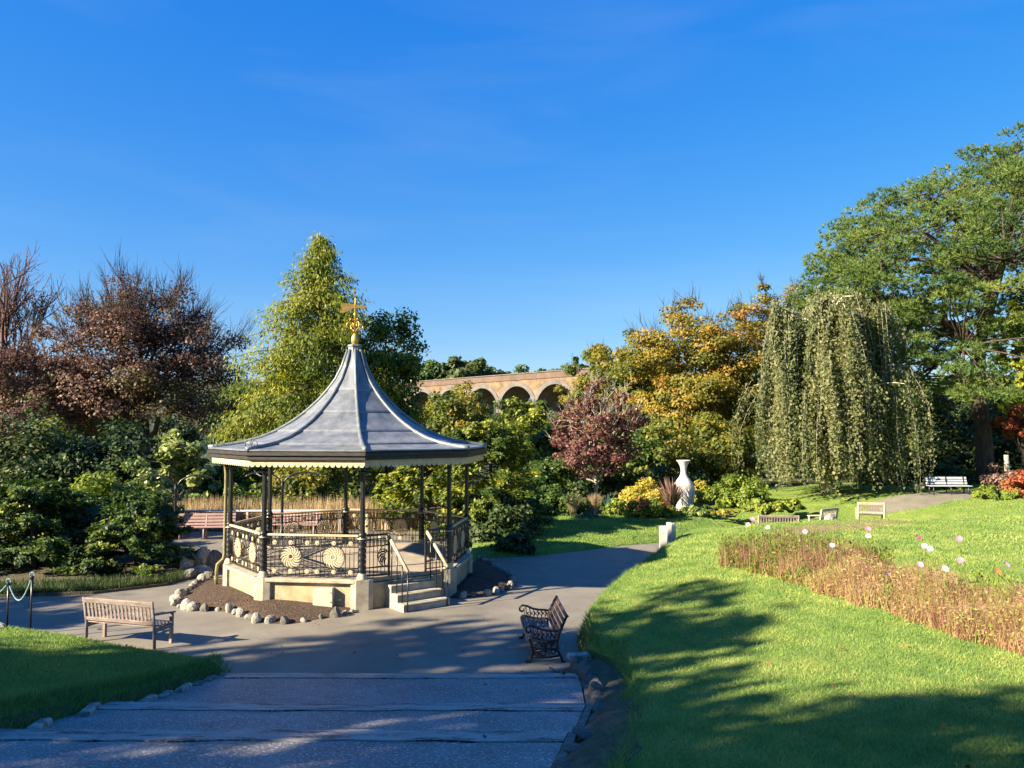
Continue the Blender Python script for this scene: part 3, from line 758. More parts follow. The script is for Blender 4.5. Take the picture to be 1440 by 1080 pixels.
# ------------------------------------------------------------ garden ornaments and ironwork
p = at(962, 715, 38.0); zv = .62
vase = empty('vase_sculpture', (p.x, 38, zv), 0, 'tall white vase sculpture with flared neck rising from the border', 'sculpture')
MB().lathe([(.36, -.2), (.38, .02), (.36, .1), (.42, .3), (.47, .55), (.485, .8), (.475, 1.0), (.42, 1.16), (.31, 1.32), (.21, 1.44), (.16, 1.56), (.135, 1.68), (.14, 1.82), (.18, 1.97), (.26, 2.12), (.33, 2.2), (.34, 2.23), (.3, 2.23), (.2, 2.05)], 32).build('body', 'white_plaster', vase)
b = MB()
for i in range(9):
    a = i * 2 * PI / 9
    for side in (-1, 1):
        P = []; F = []
        for t in range(7):
            u = t / 6; z = .12 + .8 * u; r = float(np.interp(z, [0, .3, .55, .8, 1.0], [.385, .43, .48, .495, .485])) + .012
            w = .13 * math.sin(PI * min(1, u * .95 + .03)) + .006
            for ww in (-1, 1):
                q = a + side * .08 * u + ww * w / r * .5; P.append((r * math.cos(q), r * math.sin(q), z + .03 * math.sin(9 * u)))
            P.append(((r + .03) * math.cos(a + side * .08 * u), (r + .03) * math.sin(a + side * .08 * u), z))
        for t in range(6): F += [(t * 3, t * 3 + 2, t * 3 + 5, t * 3 + 3), (t * 3 + 2, t * 3 + 1, t * 3 + 4, t * 3 + 5)]
        if side > 0: b.add(P, F, True)
b.build('leaf_relief', 'white_plaster', vase)
for i, (px, top, py, w) in enumerate(((933, 742, 757, .27), (941, 737, 757, .16), (947, 738, 754, .14))):
    zg = .42; Y = 28.2 - .12 * i; q = at(px, py, Y); h = at(px, top, Y).z - zg + .12
    MB().box((0, 0, h / 2 - .1), (w, .16, h + .2), ch=.02).build('post_body', 'white_paint', None)
    o = COL.objects[-1]; o.name = 'white_post'; o.location = (q.x, Y, zg - .06)
    tag(o, ['broad low white painted post at the bend of the path', 'tallest slim white post of the three at the path bend', 'slim white post set right beside the tallest white post'][i], 'post')
# iron hoop-top posts carrying rose arches behind the bandstand
def arch_post(px, Y, h, label):
    q = at(px, 700, Y)
    o = empty('rose_pillar', (q.x, Y, .02), .1, label, 'pillar', 'iron rose pillars by the pond')
    MB().lathe([(.09, 0), (.09, .25), (.06, .3), (.055, h - .25), (.08, h - .2), (.06, h - .15), (.05, h)], 10).build('post', 'black_paint', o)
    for s_ in (-1, 1):
        b = MB()
        b.tube([(s_ * (.05 + .8 * (1 - math.cos(t * PI / 18)) / 1.0), 0, h - .15 + .5 * math.sin(t * PI / 18)) for t in range(0, 15)], .03, 6)
        b.tube([(s_ * (.05 + .25 * math.sin(t * PI / 12)), 0, h - .5 + .3 * t / 6) for t in range(7)], .014, 5)
        b.build('arch', 'black_paint', o)
arch_post(247, 31.5, 2.15, 'black iron rose pillar with curved arms beside the bushy conifer')
arch_post(397, 31.8, 2.25, 'black iron rose pillar with curved arms seen through the bandstand')
# pale rail in front of the reeds
a = gp(246, 725, .75); c = gp(600, 722, .75)
rl = empty('timber_rail', (0, 0, 0), 0, 'long pale timber rail in front of the dry reeds', 'rail')
A_ = Vector((a.x - 3, 33.6, .05)); B_ = Vector((-1.5, 34.3, .05))
MB().tube([A_ + Vector((0, 0, .82)), B_ + Vector((0, 0, .82))], .055, 4).build('rail', 'white_paint', rl)
for i in range(9):
    q = A_ + (B_ - A_) * (i / 8); MB().box((q.x, q.y, .4), (.09, .09, .86), ch=.008).build('post', 'pale_wood', rl)
# rope posts on the left lawn
prev = None
for i, (px, topy, boty) in enumerate(((-40, 820, 880), (10, 822, 878), (43, 813, 880))):
    Y = 17.2 - .25 * i; q = at(px, boty, Y); zg = lawn_l(q.x, Y) - .05; h = at(px, topy, Y).z - zg
    o = empty('rope_post', (q.x, Y, zg), 0, ['slim black iron rope post at the far end of the little rope fence', 'middle slim black iron post of the rope fence on the lawn', 'slim black iron rope post nearest the teak bench'][i], 'post')
    b = MB(); b.tube([(0, 0, 0), (0, 0, h)], .022, 6).lathe([(.03, h - .04), (.045, h), (.03, h + .05)], 8); b.build('shaft', 'black_paint', o)
    MB().tube([(.05 * math.cos(t * PI / 5), 0, h + .07 + .05 * math.sin(t * PI / 5)) for t in range(10)], .012, 5, closed=True).build('eye', 'rope_blue', o)
    topp = Vector((q.x, Y, zg + h + .03))
    if prev is not None:
        pts = [prev + (topp - prev) * (t / 12) + Vector((0, 0, -.42 * math.sin(PI * t / 12) * (.7 if i == 1 else 1.0))) for t in range(13)]
        rp_ = MB().tube(pts, .016, 6).build('rope', 'rope_blue')
        tag(rp_, ['blue-grey rope hanging from the first to the middle lawn post', 'blue-grey rope sagging between the two slim lawn posts by the bench'][i - 1], 'rope')
    prev = topp
o = link('flat_stone', ROCK_W[2], None, (-10.9, 16.4, lawn_l(-10.9, 16.4) + .0), rot=(0, 0, .4), sc=(.55, .5, .05)); tag(o, 'pale flat stone set in the left lawn by the rope fence', 'stone')
# low rubble wall between the steps and the bank
wall = empty('retaining_wall', (0, 0, 0), 0, 'low rough stone wall between the steps and the grass bank', 'wall')
wl = [(1.10, 14.7), (1.22, 13.6), (1.3, 12.5), (1.22, 11.3), (1.06, 10.2), (.84, 9.1), (.55, 7.8), (.25, 6.5), (0, 5.2)]
tot = 0
for (x0, y0), (x1, y1) in zip(wl[:-1], wl[1:]):
    L = math.hypot(x1 - x0, y1 - y0); n = int(L / (.27 if y0 > 12 else .5))
    for i in range(n):
        t = (i + .5) / n; x = x0 + (x1 - x0) * t; y = y0 + (y1 - y0) * t; zb = float(zp(y)); hh = random.uniform(.09, .17) * (1.25 if y > 11.5 else .75)
        link('stone', random.choice(ROCK_G), wall, (x + random.uniform(-.02, .03), y, zb + hh * .4), rot=(random.uniform(-.2, .2), random.uniform(-.15, .15), random.uniform(-.5, .5)), sc=(.11, .16, hh * (1 if y > 11.5 else .6)))
MB().box((1.22, 14.75, .2), (.4, .3, .10), rz=.2, ch=.02).build('cap_stone', 'white_stone', wall)
dirt = MB(); P = []; F = []
for i, (x, y) in enumerate(wl):
    z = float(zp(y)); P += [(x - .2, y, z - .03), (x + .12, y, z + .12), (x + .42, y, z + .2), (x + .7, y, z + .12)]
for i in range(len(wl) - 1):
    for j in range(3): a = i * 4 + j; F.append((a, a + 1, a + 5, a + 4))
dirt.add(P, F, True); struct(dirt.build('dirt_strip', 'bank_earth'))
# kerb blocks and channel along the left of the steps
kerb = struct(empty('kerb', (0, 0, 0)))
y = 14.1
while y > 5.5:
    x = float(xl(y)) - .02; L = random.uniform(.28, .6)
    if random.random() < .6:
        m = random.choice(['white_stone', 'grey_stone', 'grey_stone', 'grey_stone'])
        MB().box((x, y - L / 2, float(zp(y - L / 2)) - .02), (random.uniform(.11, .16), L * .92, random.uniform(.1, .2)), rz=.15 + random.uniform(-.1, .1), tilt=('X', -.12), ch=.025).build('kerb_block', m, kerb)
    y -= L
b = MB(); P = []; F = []
ys = np.arange(5, 14.3, .5)
for y in ys:
    x = float(xl(y)) - .14; z = float(zp(y)) - .02; P += [(x - .16, y, z), (x + .1, y, z)]
for i in range(len(ys) - 1): F.append((i * 2, i * 2 + 1, i * 2 + 3, i * 2 + 2))
b.add(P, F); struct(b.build('gutter', 'gutter'))
# right kerb line
b = MB(); P = []; F = []
ys = np.arange(4, 14.2, .4); xr = np.interp(ys, [4, 6.5, 9, 11, 14], [-.35, .17, .65, 1.03, 1.19])
for x, y in zip(xr, ys):
    z = float(zp(y)) + .035; P += [(x, y, z), (x + .09, y, z), (x + .09, y, z - .3), (x, y, z - .3)]
for i in range(len(ys) - 1):
    for j in range(4): k = (j + 1) % 4; F.append((i * 4 + j, i * 4 + k, i * 4 + 4 + k, i * 4 + 4 + j))
b.add(P, F); struct(b.build('kerb_edging', 'grey_stone'))
# rockery stones left of the bandstand
for i, (px, py, Y, sx, sz, m) in enumerate(((262, 796, 24.2, .22, .42, 0), (272, 797, 24.4, .3, .34, 1), (284, 792, 24.6, .16, .5, 0), (293, 795, 24.7, .28, .36, 1), (304, 794, 24.9, .26, .4, 1), (266, 806, 23.6, .5, .16, 1), (284, 803, 24.0, .4, .15, 0))):
    q = at(px, py, Y)
    o = link('rockery_stone', (ROCK_W if m == 0 else ROCK_G)[i % 6], None, (q.x, Y, sz * .55), rot=(.1 * i, .1, i), sc=(sx, .25, sz))
    tag(o, ['upright pale rockery stone at the end by the conifer', 'squat grey rockery stone second in the row', 'tall thin upright rockery stone mid row', 'grey rockery stone right of the tall upright one', 'grey rockery stone against the bandstand downpipe', 'long flat rockery stone lying at the foot of the row', 'short pale flat rockery stone on the path edge'][i], 'stone', 'rockery stones left of the bandstand')
q = at(1166, 722, 31.6)
o = link('boulder', ROCK_W[3], None, (q.x + .1, 31.9, lawn_r(q.x, 31.9) + .25), rot=(.2, 0, .5), sc=(.28, .25, .5)); tag(o, 'pale upright boulder behind the end-on slatted bench', 'boulder')
q = at(1416, 662, 41.0)
o = MB().tube([(0, 0, 0), (.02, 0, .9), (0, .02, 1.75)], [.14, .13, .11], 9).build('tree_stump', 'pale_bark'); o.location = (q.x, 41, 1.25); tag(o, 'pale bare upright trunk stump near the pine', 'stump')
# bare soil strip in the far lawn and tarmac by the painted bench
def patch(name, poly, mat, lift):
    n = 10; P = [];
    c = (sum(p[0] for p in poly) / len(poly), sum(p[1] for p in poly) / len(poly))
    F = []; k = len(poly)
    P.append((c[0], c[1], lawn_r(*c) + lift))
    for q in range(1, 7):
        for (x, y) in poly:
            xx = c[0] + (x - c[0]) * q / 6; yy_ = c[1] + (y - c[1]) * q / 6; P.append((xx, yy_, lawn_r(xx, yy_) + lift * (1 if q < 6 else .1)))
    for i in range(k): F.append((0, 1 + i, 1 + (i + 1) % k))
    for q in range(5):
        for i in range(k): j = (i + 1) % k; F.append((1 + q * k + i, 1 + (q + 1) * k + i, 1 + (q + 1) * k + j, 1 + q * k + j))
    return struct(MB().add(P, F, True).build(name, mat))
def onlawn(px, py):
    r = ray(px, py); k = 12.0
    for _ in range(400):
        pt = Vector((0, 0, CAM_H)) + r * k
        if pt.z < lawn_r(pt.x, pt.y): break
        k += .1
    return pt
pl_ = [onlawn(*q) for q in ((1075, 752), (1100, 742), (1180, 737), (1260, 730), (1312, 729), (1300, 736), (1240, 744), (1170, 750), (1110, 755))]
dense = []
for i in range(len(pl_)):
    a, c = pl_[i], pl_[(i + 1) % len(pl_)]
    for t in range(4): q = a + (c - a) * (t / 4); dense.append((q.x, q.y))
patch('bare_soil', dense, 'dry_soil', .03)
dense = []
pl_ = [(15.5, 35.3), (18, 35.4), (21.5, 36.6), (23.5, 37.6), (23, 38.8), (19.5, 38.2), (16.5, 37)]
for i in range(len(pl_)):
    a, c = Vector(pl_[i]), Vector(pl_[(i + 1) % len(pl_)])
    for t in range(4): q = a + (c - a) * (t / 4); dense.append((q.x, q.y))
patch('tarmac', dense, 'asphalt', .03)

# ------------------------------------------------------------ viaduct
PR = at(795, 526, 200.0); dk = PR.z
PL = at(585, 541, 200.0); kk = (dk - CAM_H) / (PL.z - CAM_H); PL = Vector((PL.x * kk, 200 * kk, dk))
dv = Vector((PL.x - PR.x, PL.y - PR.y, 0)); Lv = dv.length; dv.normalize()
ang = math.atan2(dv.y, dv.x)
def s_of(px):                     # distance along the viaduct from PR of the pixel column
    a = (px - 720) / FPX
    return (PR.x - a * PR.y) / (a * dv.y - dv.x)
sA, sB = s_of(737.5), s_of(691.5); pitch_v = (s_of(714) - s_of(763)) * 1.0
rad_v = (sB - sA) / 2
via = empty('viaduct', (PR.x, PR.y, 0), ang, 'old stone railway viaduct with round arches across the valley', 'viaduct')
c0 = (sA + sB) / 2
springz = at(714, 547, (PR + dv * c0).y).z - rad_v
ztop = dk - 1.5; dep = 9.0; zbot = -14
for i in range(-3, 6):
    c = c0 + i * pitch_v; lo, hi = c - pitch_v / 2, c + pitch_v / 2
    b = MB(); n = 18
    xs = [c - rad_v * math.cos(PI * t / n) for t in range(n + 1)]; zs = [springz + rad_v * math.sin(PI * t / n) for t in range(n + 1)]
    # local y < 0 or > 0 is the face towards the camera: build both faces
    for y in (0, dep):
        P = []; F = []
        for x, z in zip(xs, zs): P += [(x, y, z), (x, y, ztop)]
        for t in range(n): q = t * 2; F.append((q, q + 2, q + 3, q + 1) if y == 0 else (q, q + 1, q + 3, q + 2))
        b.add(P, F)
    P = [(x, y, z) for x, z in zip(xs, zs) for y in (0, dep)]
    b.add(P, [(t * 2, t * 2 + 1, t * 2 + 3, t * 2 + 2) for t in range(n)], True)
    b.add([(lo, 0, ztop), (hi, 0, ztop), (hi, dep, ztop), (lo, dep, ztop)], [(0, 1, 2, 3)])
    b.build('arch_bay', 'viaduct_stone', via)
    MB().slab([(c + rad_v, 0), (c + pitch_v - rad_v, 0), (c + pitch_v - rad_v, dep), (c + rad_v, dep)], zbot, ztop - .01).build('pier', 'viaduct_stone', via)
    P = []; F = []
    for yo in (-.22, dep + .22):
        ro = rad_v + 1.0
        P = []
        for t in range(n + 1):
            ca, sa = math.cos(PI * t / n), math.sin(PI * t / n)
            P += [(c - (rad_v - .1) * ca, yo, springz + (rad_v - .1) * sa), (c - ro * ca, yo, springz + ro * sa), (c - ro * ca, yo + (.3 if yo < 0 else -.3), springz + ro * sa), (c - (rad_v - .1) * ca, yo + (.3 if yo < 0 else -.3), springz + (rad_v - .1) * sa)]
        F = []
        for t in range(n):
            for j in range(4): k = (j + 1) % 4; F.append((t * 4 + j, t * 4 + k, t * 4 + 4 + k, t * 4 + 4 + j))
        MB().add(P, F).build('arch_ring', 'viaduct_ring', via)
lo = c0 - 3.5 * pitch_v; hi = c0 + 5.5 * pitch_v
for y in (-.15, dep - .35): MB().box(((lo + hi) / 2 + 15, y + .25, dk - .78), (hi - lo + 50, .6, 1.5)).build('parapet', 'viaduct_parapet', via)
for y in (-.3, dep - .2): MB().box(((lo + hi) / 2 + 15, y + .25, dk + .07), (hi - lo + 50, .8, .2)).build('coping', 'viaduct_ring', via)
MB().box((hi + 20, dep / 2, (ztop + zbot) / 2), (41, dep, ztop - zbot)).build('abutment', 'viaduct_stone', via)
q = at(579, 540, 150)
o = MB().tube([(0, 0, 0), (0, 0, at(579, 486, 150).z)], [.35, .2], 8).box((0, 0, at(579, 500, 150).z), (1.6, .2, .2)).build('mast', 'pale_wood'); o.location = (q.x, 150, 0); tag(o, 'thin tall pole rising beside the conifer in front of the viaduct', 'pole')
# ------------------------------------------------------------ foliage materials (leaf colours)
leafmat('leaf_redwood', [(.07, .11, .018), (.13, .17, .022), (.21, .23, .03), (.29, .29, .045)], .4)
leafmat('leaf_copper', [(.06, .032, .027), (.115, .058, .045), (.15, .09, .06), (.10, .10, .032)], .3)
leafmat('leaf_green', [(.025, .06, .012), (.05, .10, .018), (.09, .14, .025), (.15, .19, .04)], .3)
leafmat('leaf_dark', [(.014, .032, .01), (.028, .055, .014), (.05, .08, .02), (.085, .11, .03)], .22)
leafmat('leaf_autumn', [(.09, .115, .022), (.18, .17, .03), (.28, .225, .036), (.35, .245, .042), (.38, .18, .04)], .4)
leafmat('leaf_autumn_green', [(.055, .085, .018), (.10, .135, .024), (.19, .19, .03), (.30, .22, .04)], .4)
leafmat('leaf_weeping', [(.05, .075, .028), (.10, .125, .045), (.165, .18, .068), (.24, .225, .10)], .35)
leafmat('leaf_purple', [(.06, .024, .022), (.11, .042, .036), (.165, .072, .056), (.21, .125, .09)], .3)
leafmat('leaf_gold', [(.03, .06, .012), (.09, .13, .018), (.24, .27, .03), (.40, .38, .05)], .3)
leafmat('leaf_goldconifer_shaded', [(.012, .035, .010), (.028, .062, .013), (.07, .115, .018), (.23, .26, .032)], .22)  # greens darkened in place of real shade over the left bushes
leafmat('leaf_yellow', [(.22, .22, .03), (.42, .37, .06), (.56, .46, .10), (.62, .52, .2)], .4)
leafmat('leaf_magnolia', [(.06, .11, .02), (.13, .18, .04), (.25, .30, .08), (.38, .40, .15)], .2, .35, .5)
leafmat('leaf_red', [(.20, .05, .03), (.34, .085, .045), (.42, .16, .07), (.26, .20, .05)], .35)
leafmat('leaf_teal', [(.03, .07, .05), (.06, .12, .08), (.10, .18, .12), (.16, .24, .17)], .2)
leafmat('leaf_lime', [(.09, .14, .02), (.17, .23, .03), (.27, .32, .045), (.36, .38, .07)], .35)
leafmat('leaf_bronze', [(.07, .04, .035), (.14, .085, .065), (.22, .14, .10), (.30, .21, .14)], .2, .4, .5)
leafmat('leaf_straw', [(.22, .15, .09), (.34, .25, .14), (.44, .34, .19), (.52, .43, .27)], .3)
leafmat('leaf_border', [(.22, .11, .085), (.38, .21, .14), (.42, .29, .16), (.36, .35, .09), (.22, .27, .06)], .35)
leafmat('leaf_pine', [(.03, .065, .02), (.075, .13, .03), (.135, .195, .042), (.21, .25, .06)], .25)
leafmat('leaf_litter', [(.10, .04, .02), (.22, .09, .03), (.36, .18, .07)], .1)

def tangent(r, nrm, bias=None, k=0):
    a = r.normal(size=nrm.shape)
    if bias is not None: a = a * (1 - k) + bias * k * 2
    u = unit(a - nrm * (a * nrm).sum(1, keepdims=True)); v = np.cross(nrm, u)
    return u, v
def foliage(r, clumps, rad, n, size, aspect=1.5, flat=.8, out=None, up=.4, outk=.8, droop=0, tint=None, tv=.35):
    """n leaves spread over clumps; out = centre the leaves turn away from"""
    K = len(clumps); w = rad ** 2; idx = r.choice(K, n, p=w / w.sum())
    d = unit(r.normal(size=(n, 3))) * (r.random((n, 1)) ** .45) * rad[idx, None]; d[:, 2] *= flat
    p = clumps[idx] + d
    nr = r.normal(size=(n, 3)) * .75 + unit(d) * .6; nr[:, 2] += up
    if out is not None: nr += unit(p - out) * outk
    nr = unit(nr)
    bias = np.zeros((n, 3)); bias[:, 2] = -1
    u, v = tangent(r, nr, bias, droop)
    s = size * r.uniform(.6, 1.3, (n, 1))
    V, F = leaf_quads(p, u * s * aspect * .5, v * s * .5)
    t = (tint[idx] if tint is not None else .5) + r.normal(size=n) * tv * .5
    return V, F, t
def dome_clumps(r, K, c, rx, ry, rz, inner=.45, lob=.18, bottom=-1.0, seed=0):
    d = unit(r.normal(size=(K * 4, 3))); d = d[d[:, 2] > bottom][:K]
    ph = np.random.default_rng(seed + 3).uniform(0, 6, 6)
    l = 1 + lob * (np.sin(3 * np.arctan2(d[:, 1], d[:, 0]) + ph[0]) * np.sin(2.3 * d[:, 2] * 2 + ph[1]) + .8 * np.sin(7 * d[:, 0] + ph[2]) * np.sin(6 * d[:, 2] + ph[3]))
    q = (inner + (1 - inner) * r.random(len(d)) ** .6) * l
    return np.array(c) + d * q[:, None] * np.array([rx, ry, rz])
def wood(r, clumps, base, topz, r0, nlimb=9, lean=(0, 0), twig_r=.02, first=.25, twigs=True, lift=.25):
    """trunk, limbs and a twig to every clump; everything in tree-local coordinates"""
    b = MB(); base = np.array(base, float)
    tr = []
    N = 9
    for i in range(N):
        t = i / (N - 1); tr.append(base + np.array([lean[0] * t + .12 * math.sin(4 * t + 1) * r0 * 3, lean[1] * t + .1 * math.sin(5 * t) * r0 * 3, (topz - base[2]) * t]))
    flare = [1.5 if i == 0 else 1 for i in range(N)]
    b.tube(tr, [r0 * (1 - .88 * (i / (N - 1))) * flare[i] for i in range(N)], 9)
    nodes = list(tr[2:]); nr = [r0 * (1 - .88 * (i / (N - 1))) for i in range(2, N)]
    order = r.permutation(len(clumps))[:nlimb]
    for k in order:
        e = clumps[k]; hh = min(max(first, (e[2] - base[2]) / (topz - base[2]) * .55), .9)
        f = hh * (N - 1); i0 = int(f); s = tr[i0] + (tr[min(i0 + 1, N - 1)] - tr[i0]) * (f - i0)
        L = np.linalg.norm(e - s); rr = max(r0 * (1 - .8 * hh) * .55, twig_r * 1.5)
        pts = []; rad = []
        for q in range(7):
            t = q / 6; p = s + (e - s) * t; p = p + np.array([0, 0, lift * L * math.sin(PI * t) * .35]) + r.normal(size=3) * .035 * L * (t > 0) * (t < 1)
            pts.append(p); rad.append(rr * (1 - .8 * t))
        b.tube(pts, rad, 6); nodes += pts[1:]; nr += rad[1:]
    if twigs:
        ND = np.array(nodes); NRr = np.array(nr)
        for k in range(len(clumps)):
            e = clumps[k]; D = np.linalg.norm(ND - e, axis=1) + np.where(ND[:, 2] > e[2], 1.0, 0); i = int(np.argmin(D))
            s = ND[i]; L = np.linalg.norm(e - s)
            if L < .05: continue
            m_ = (s + e) / 2 + np.array([0, 0, .1 * L]) + r.normal(size=3) * .06 * L
            rr = min(NRr[i] * .6, twig_r + .012 * L)
            b.tube([s, m_, e], [rr, rr * .7, rr * .35], 4, cap=False)
    return b
def spikes(r, clumps, n_per, L, rad, out, upk=.5):
    """bare twigs standing out of the clumps"""
    b = MB()
    for c in clumps:
        for _ in range(n_per):
            d = c - out; d = d / (np.linalg.norm(d) + 1e-6) + r.normal(size=3) * .45; d[2] += upk; d /= np.linalg.norm(d)
            l = L * r.uniform(.5, 1.2); m_ = c + d * l * .5 + r.normal(size=3) * .06 * l; e = c + d * l + np.array([0, 0, .12 * l])
            b.tube([c, m_, e], [rad, rad * .7, rad * .2], 3, cap=False)
            for q in range(2):
                d2 = d + r.normal(size=3) * .55; d2[2] += .3; d2 /= np.linalg.norm(d2); b.tube([m_, m_ + d2 * l * .4], [rad * .6, rad * .15], 3, cap=False)
    return b
def plant(name, label, cat, loc, leaf_me, wood_b=None, wmat='bark', group=None, rz=0, crown='crown', trunk='trunk'):
    o = empty(name, loc, rz, label, cat, group)
    if wood_b is not None: wood_b.build(trunk, wmat, o)
    link(crown, leaf_me, o); return o
def gz(x, y): return float(ground_z(x, y))
def dome_tree(name, label, px, Y, top_py, width_px, n, mat, size, K=150, base_z=None, rzf=.62, seed=1, inner=.4, cat='tree', wmat='bark', r0=None, flat=.8, clump=.9, spk=0, bottom=-.75, group=None, yoff=0, droop=.2, tintf=None, depth=.85, outk=.8, nl=10, up=.4, aspect=1.5, lob=.18, tv=.35, lean=(0, 0)):
    r = np.random.default_rng(seed)
    p = at(px, top_py, Y); zb = gz(p.x, Y) if base_z is None else base_z
    H_ = p.z - zb; rx = width_px / 2 / FPX * Y; rz = H_ * rzf / 1.0 / 2 * 1.0
    cz = H_ - rz
    C = dome_clumps(r, K, (0, 0, cz), rx * .9, rx * depth * .9, rz * .93, inner, lob, bottom, seed)
    rad = r.uniform(.6, 1.2, K) * clump * rx / 4.2
    rad = rad[:len(C)]
    t = .5 + r.normal(size=len(C)) * .22
    if tintf is not None: t = tintf(C, t, rx, cz, rz)
    V, F, tt_ = foliage(r, C, rad, n, size, aspect, flat, np.array([0, 0, cz - rz * .4]), up, outk, droop, t, tv)
    b = wood(r, C, (0, 0, -.3), cz + rz * .55, r0 or max(.12, H_ * .022), nl, lean)
    if spk:
        sel = C[np.argsort(-(C[:, 2] + r.normal(size=len(C)) * rz * .15))[:int(len(C) * .45)]]
        s = spikes(r, sel, spk, rx * .3, .022, np.array([0, 0, cz - rz * .5])); b.add(s.v, s.f, True)
    return plant(name, label, cat, (p.x, Y + yoff, zb), np_mesh(name + '_crown', V, F, mat, tt_), b, wmat, group)

# ------------------------------------------------------------ the big trees
def redwood(px, Y, top, wpx, seed):
    r = np.random.default_rng(seed); p = at(px, top, Y); zb = gz(p.x, Y); H_ = p.z - zb; R_ = wpx / 2 / FPX * Y
    b = MB(); N = 12
    tr = [np.array([.05 * math.sin(i), .05 * math.cos(i * 1.3), H_ * i / (N - 1)]) for i in range(N)]
    b.tube(tr, [.42 * (1 - .93 * i / (N - 1)) for i in range(N)], 8)
    cs = []; ct = []; Vs = []; us = []; sz = []
    NB = 230
    for i in range(NB):
        t = (i + r.random()) / NB; z = H_ * (.06 + .93 * t)
        a = r.random() * 2 * PI
        Lr = R_ * float(np.interp(t, [0, .15, .35, .55, .7, .85, 1], [1.0, 1.03, .93, .74, .52, .3, .04])) * r.uniform(.68, 1.12) * (1 + .12 * math.sin(3 * a + 4 * t))
        d = np.array([math.cos(a), math.sin(a), 0]); tint0 = .5 + r.normal() * .24
        pts = []
        for q in range(6):
            s = q / 5; pts.append(d * Lr * s + np.array([0, 0, z + Lr * (.38 * s - .42 * s * s)]))
        b.tube(pts, [.05 * (1 - .8 * q / 5) * (1 - .6 * t) + .008 for q in range(6)], 4, cap=False)
        ns = max(3, int(Lr / .42))
        for q in range(ns):
            s = .18 + .82 * (q + r.random()) / ns; f = s * 5; i0 = min(int(f), 4); c = pts[i0] + (pts[i0 + 1] - pts[i0]) * (f - i0)
            side = np.array([-d[1], d[0], 0]) * r.normal() * .4 * (1.2 - s) * min(1.5, Lr * .5)
            nl_ = 40
            c_ = c + side + r.normal(size=(nl_, 3)) * np.array([.26, .26, .16]); c_[:, 2] -= r.random(nl_) ** 1.5 * .75 * (.5 + .5 * s)
            cs.append(c_); ct.append(tint0 + r.normal(size=nl_) * .18)
    C = np.concatenate(cs); T = np.concatenate(ct); n = len(C)
    axis = C.copy(); axis[:, 2] = 0; nr = unit(r.normal(size=(n, 3)) * .6 + unit(axis) * .9 + np.array([0, 0, .35]))
    bias = np.tile(np.array([0, 0, -1.0]), (n, 1)) + unit(axis) * .4
    u, v = tangent(r, nr, bias, .55); s = .12 * r.uniform(.6, 1.3, (n, 1))
    V, F = leaf_quads(C, u * s, v * s * .36)
    return plant('redwood_tree', 'tall feathery yellow-green conifer rising behind the bandstand roof', 'tree', (p.x, Y, zb), np_mesh('redwood_crown', V, F, 'leaf_redwood', T), b)
redwood(452, 46, 331, 285, 3)
# its side leader to the right
dome_tree('conifer_tree', 'shorter feathery green conifer at the right shoulder of the tall one', 545, 49, 424, 110, 20000, 'leaf_redwood', .15, 110, seed=6, rzf=.95, inner=.2, droop=.6, clump=1.4, tv=.3, tintf=lambda C, t, a, b_, c_: t - .12, depth=1)

def bare_tree(px, Y, top, seed, label, depth_=6, name='bare_tree'):
    r = np.random.default_rng(seed); p = at(px, top, Y); zb = gz(p.x, Y); H_ = p.z - zb
    b = MB(); tips = []
    def grow(s, d, L, rad, lev):
        n = 3; pts = [s]; q = s
        for i in range(n):
            d = d + r.normal(size=3) * .13; d[2] += .07; d /= np.linalg.norm(d); q = q + d * L / n; pts.append(q)
        b.tube(pts, [max(.018, rad * (1 - .4 * i / n)) for i in range(n + 1)], 5 if lev < 2 else 3, cap=False)
        if lev >= depth_: tips.append(q); return
        k = r.integers(3, 5) if lev < 3 else 2
        for i in range(k):
            j = 1 + (i % n); dd = d + r.normal(size=3) * .52; dd[2] += .12; dd /= np.linalg.norm(dd)
            grow(pts[j], dd, L * r.uniform(.58, .78), rad * .56, lev + 1)
        grow(q, d, L * .7, rad * .6, lev + 1)
    grow(np.array([0, 0, -.2]), np.array([.02, 0, 1.0]), H_ * .34, H_ * .026, 0)
    T = np.array(tips); mz = T[:, 2].max(); k = H_ / mz
    b.v = [(x * k * 1.0, y * k * 1.0, z * k) for x, y, z in b.v]; T = T * k
    sel = T[r.random(len(T)) < .16]
    sel = sel[sel[:, 2] < H_ * .78]
    V, F, t = foliage(r, sel, np.full(len(sel), .3), len(sel) * 5, .14, tint=np.full(len(sel), .4))
    return plant(name, label, 'tree', (p.x, Y, zb), np_mesh('bare_crown', V, F, 'leaf_copper', t), b, 'twig')
bare_tree(28, 58, 332, 5, 'nearly leafless tree with fine upright twigs behind the copper one')
def cop(C, t, rx, cz, rz): return np.clip(t + np.where(C[:, 2] < cz - rz * .15, .28, 0) * np.random.default_rng(1).random(len(C)), 0, 1)
dome_tree('copper_beech', 'broad copper-leaved tree with bare twig tips left of the conifer', 205, 52, 398, 300, 46000, 'leaf_copper', .13, 230, seed=8, rzf=.8, inner=.3, spk=9, flat=.55, droop=.1, tintf=cop, r0=.5, nl=16, clump=.75, up=.6, lob=.24)
dome_tree('copper_beech', 'smaller dark copper tree at the foot of the leafless one', 45, 49, 470, 200, 22000, 'leaf_copper', .13, 130, seed=9, rzf=.85, inner=.3, spk=3, flat=.6, tintf=cop, clump=.8, up=.6)
# purple tree with pale twigs
def pur(C, t, rx, cz, rz): return t
dome_tree('purple_tree', 'round purple-leaved tree with pale lit branches beside the border', 836, 41, 528, 150, 8500, 'leaf_purple', .125, 170, seed=12, rzf=.94, inner=.35, wmat='pale_bark', r0=.13, nl=20, clump=.75, droop=.1, base_z=.35, bottom=-.85, flat=.6, spk=3)
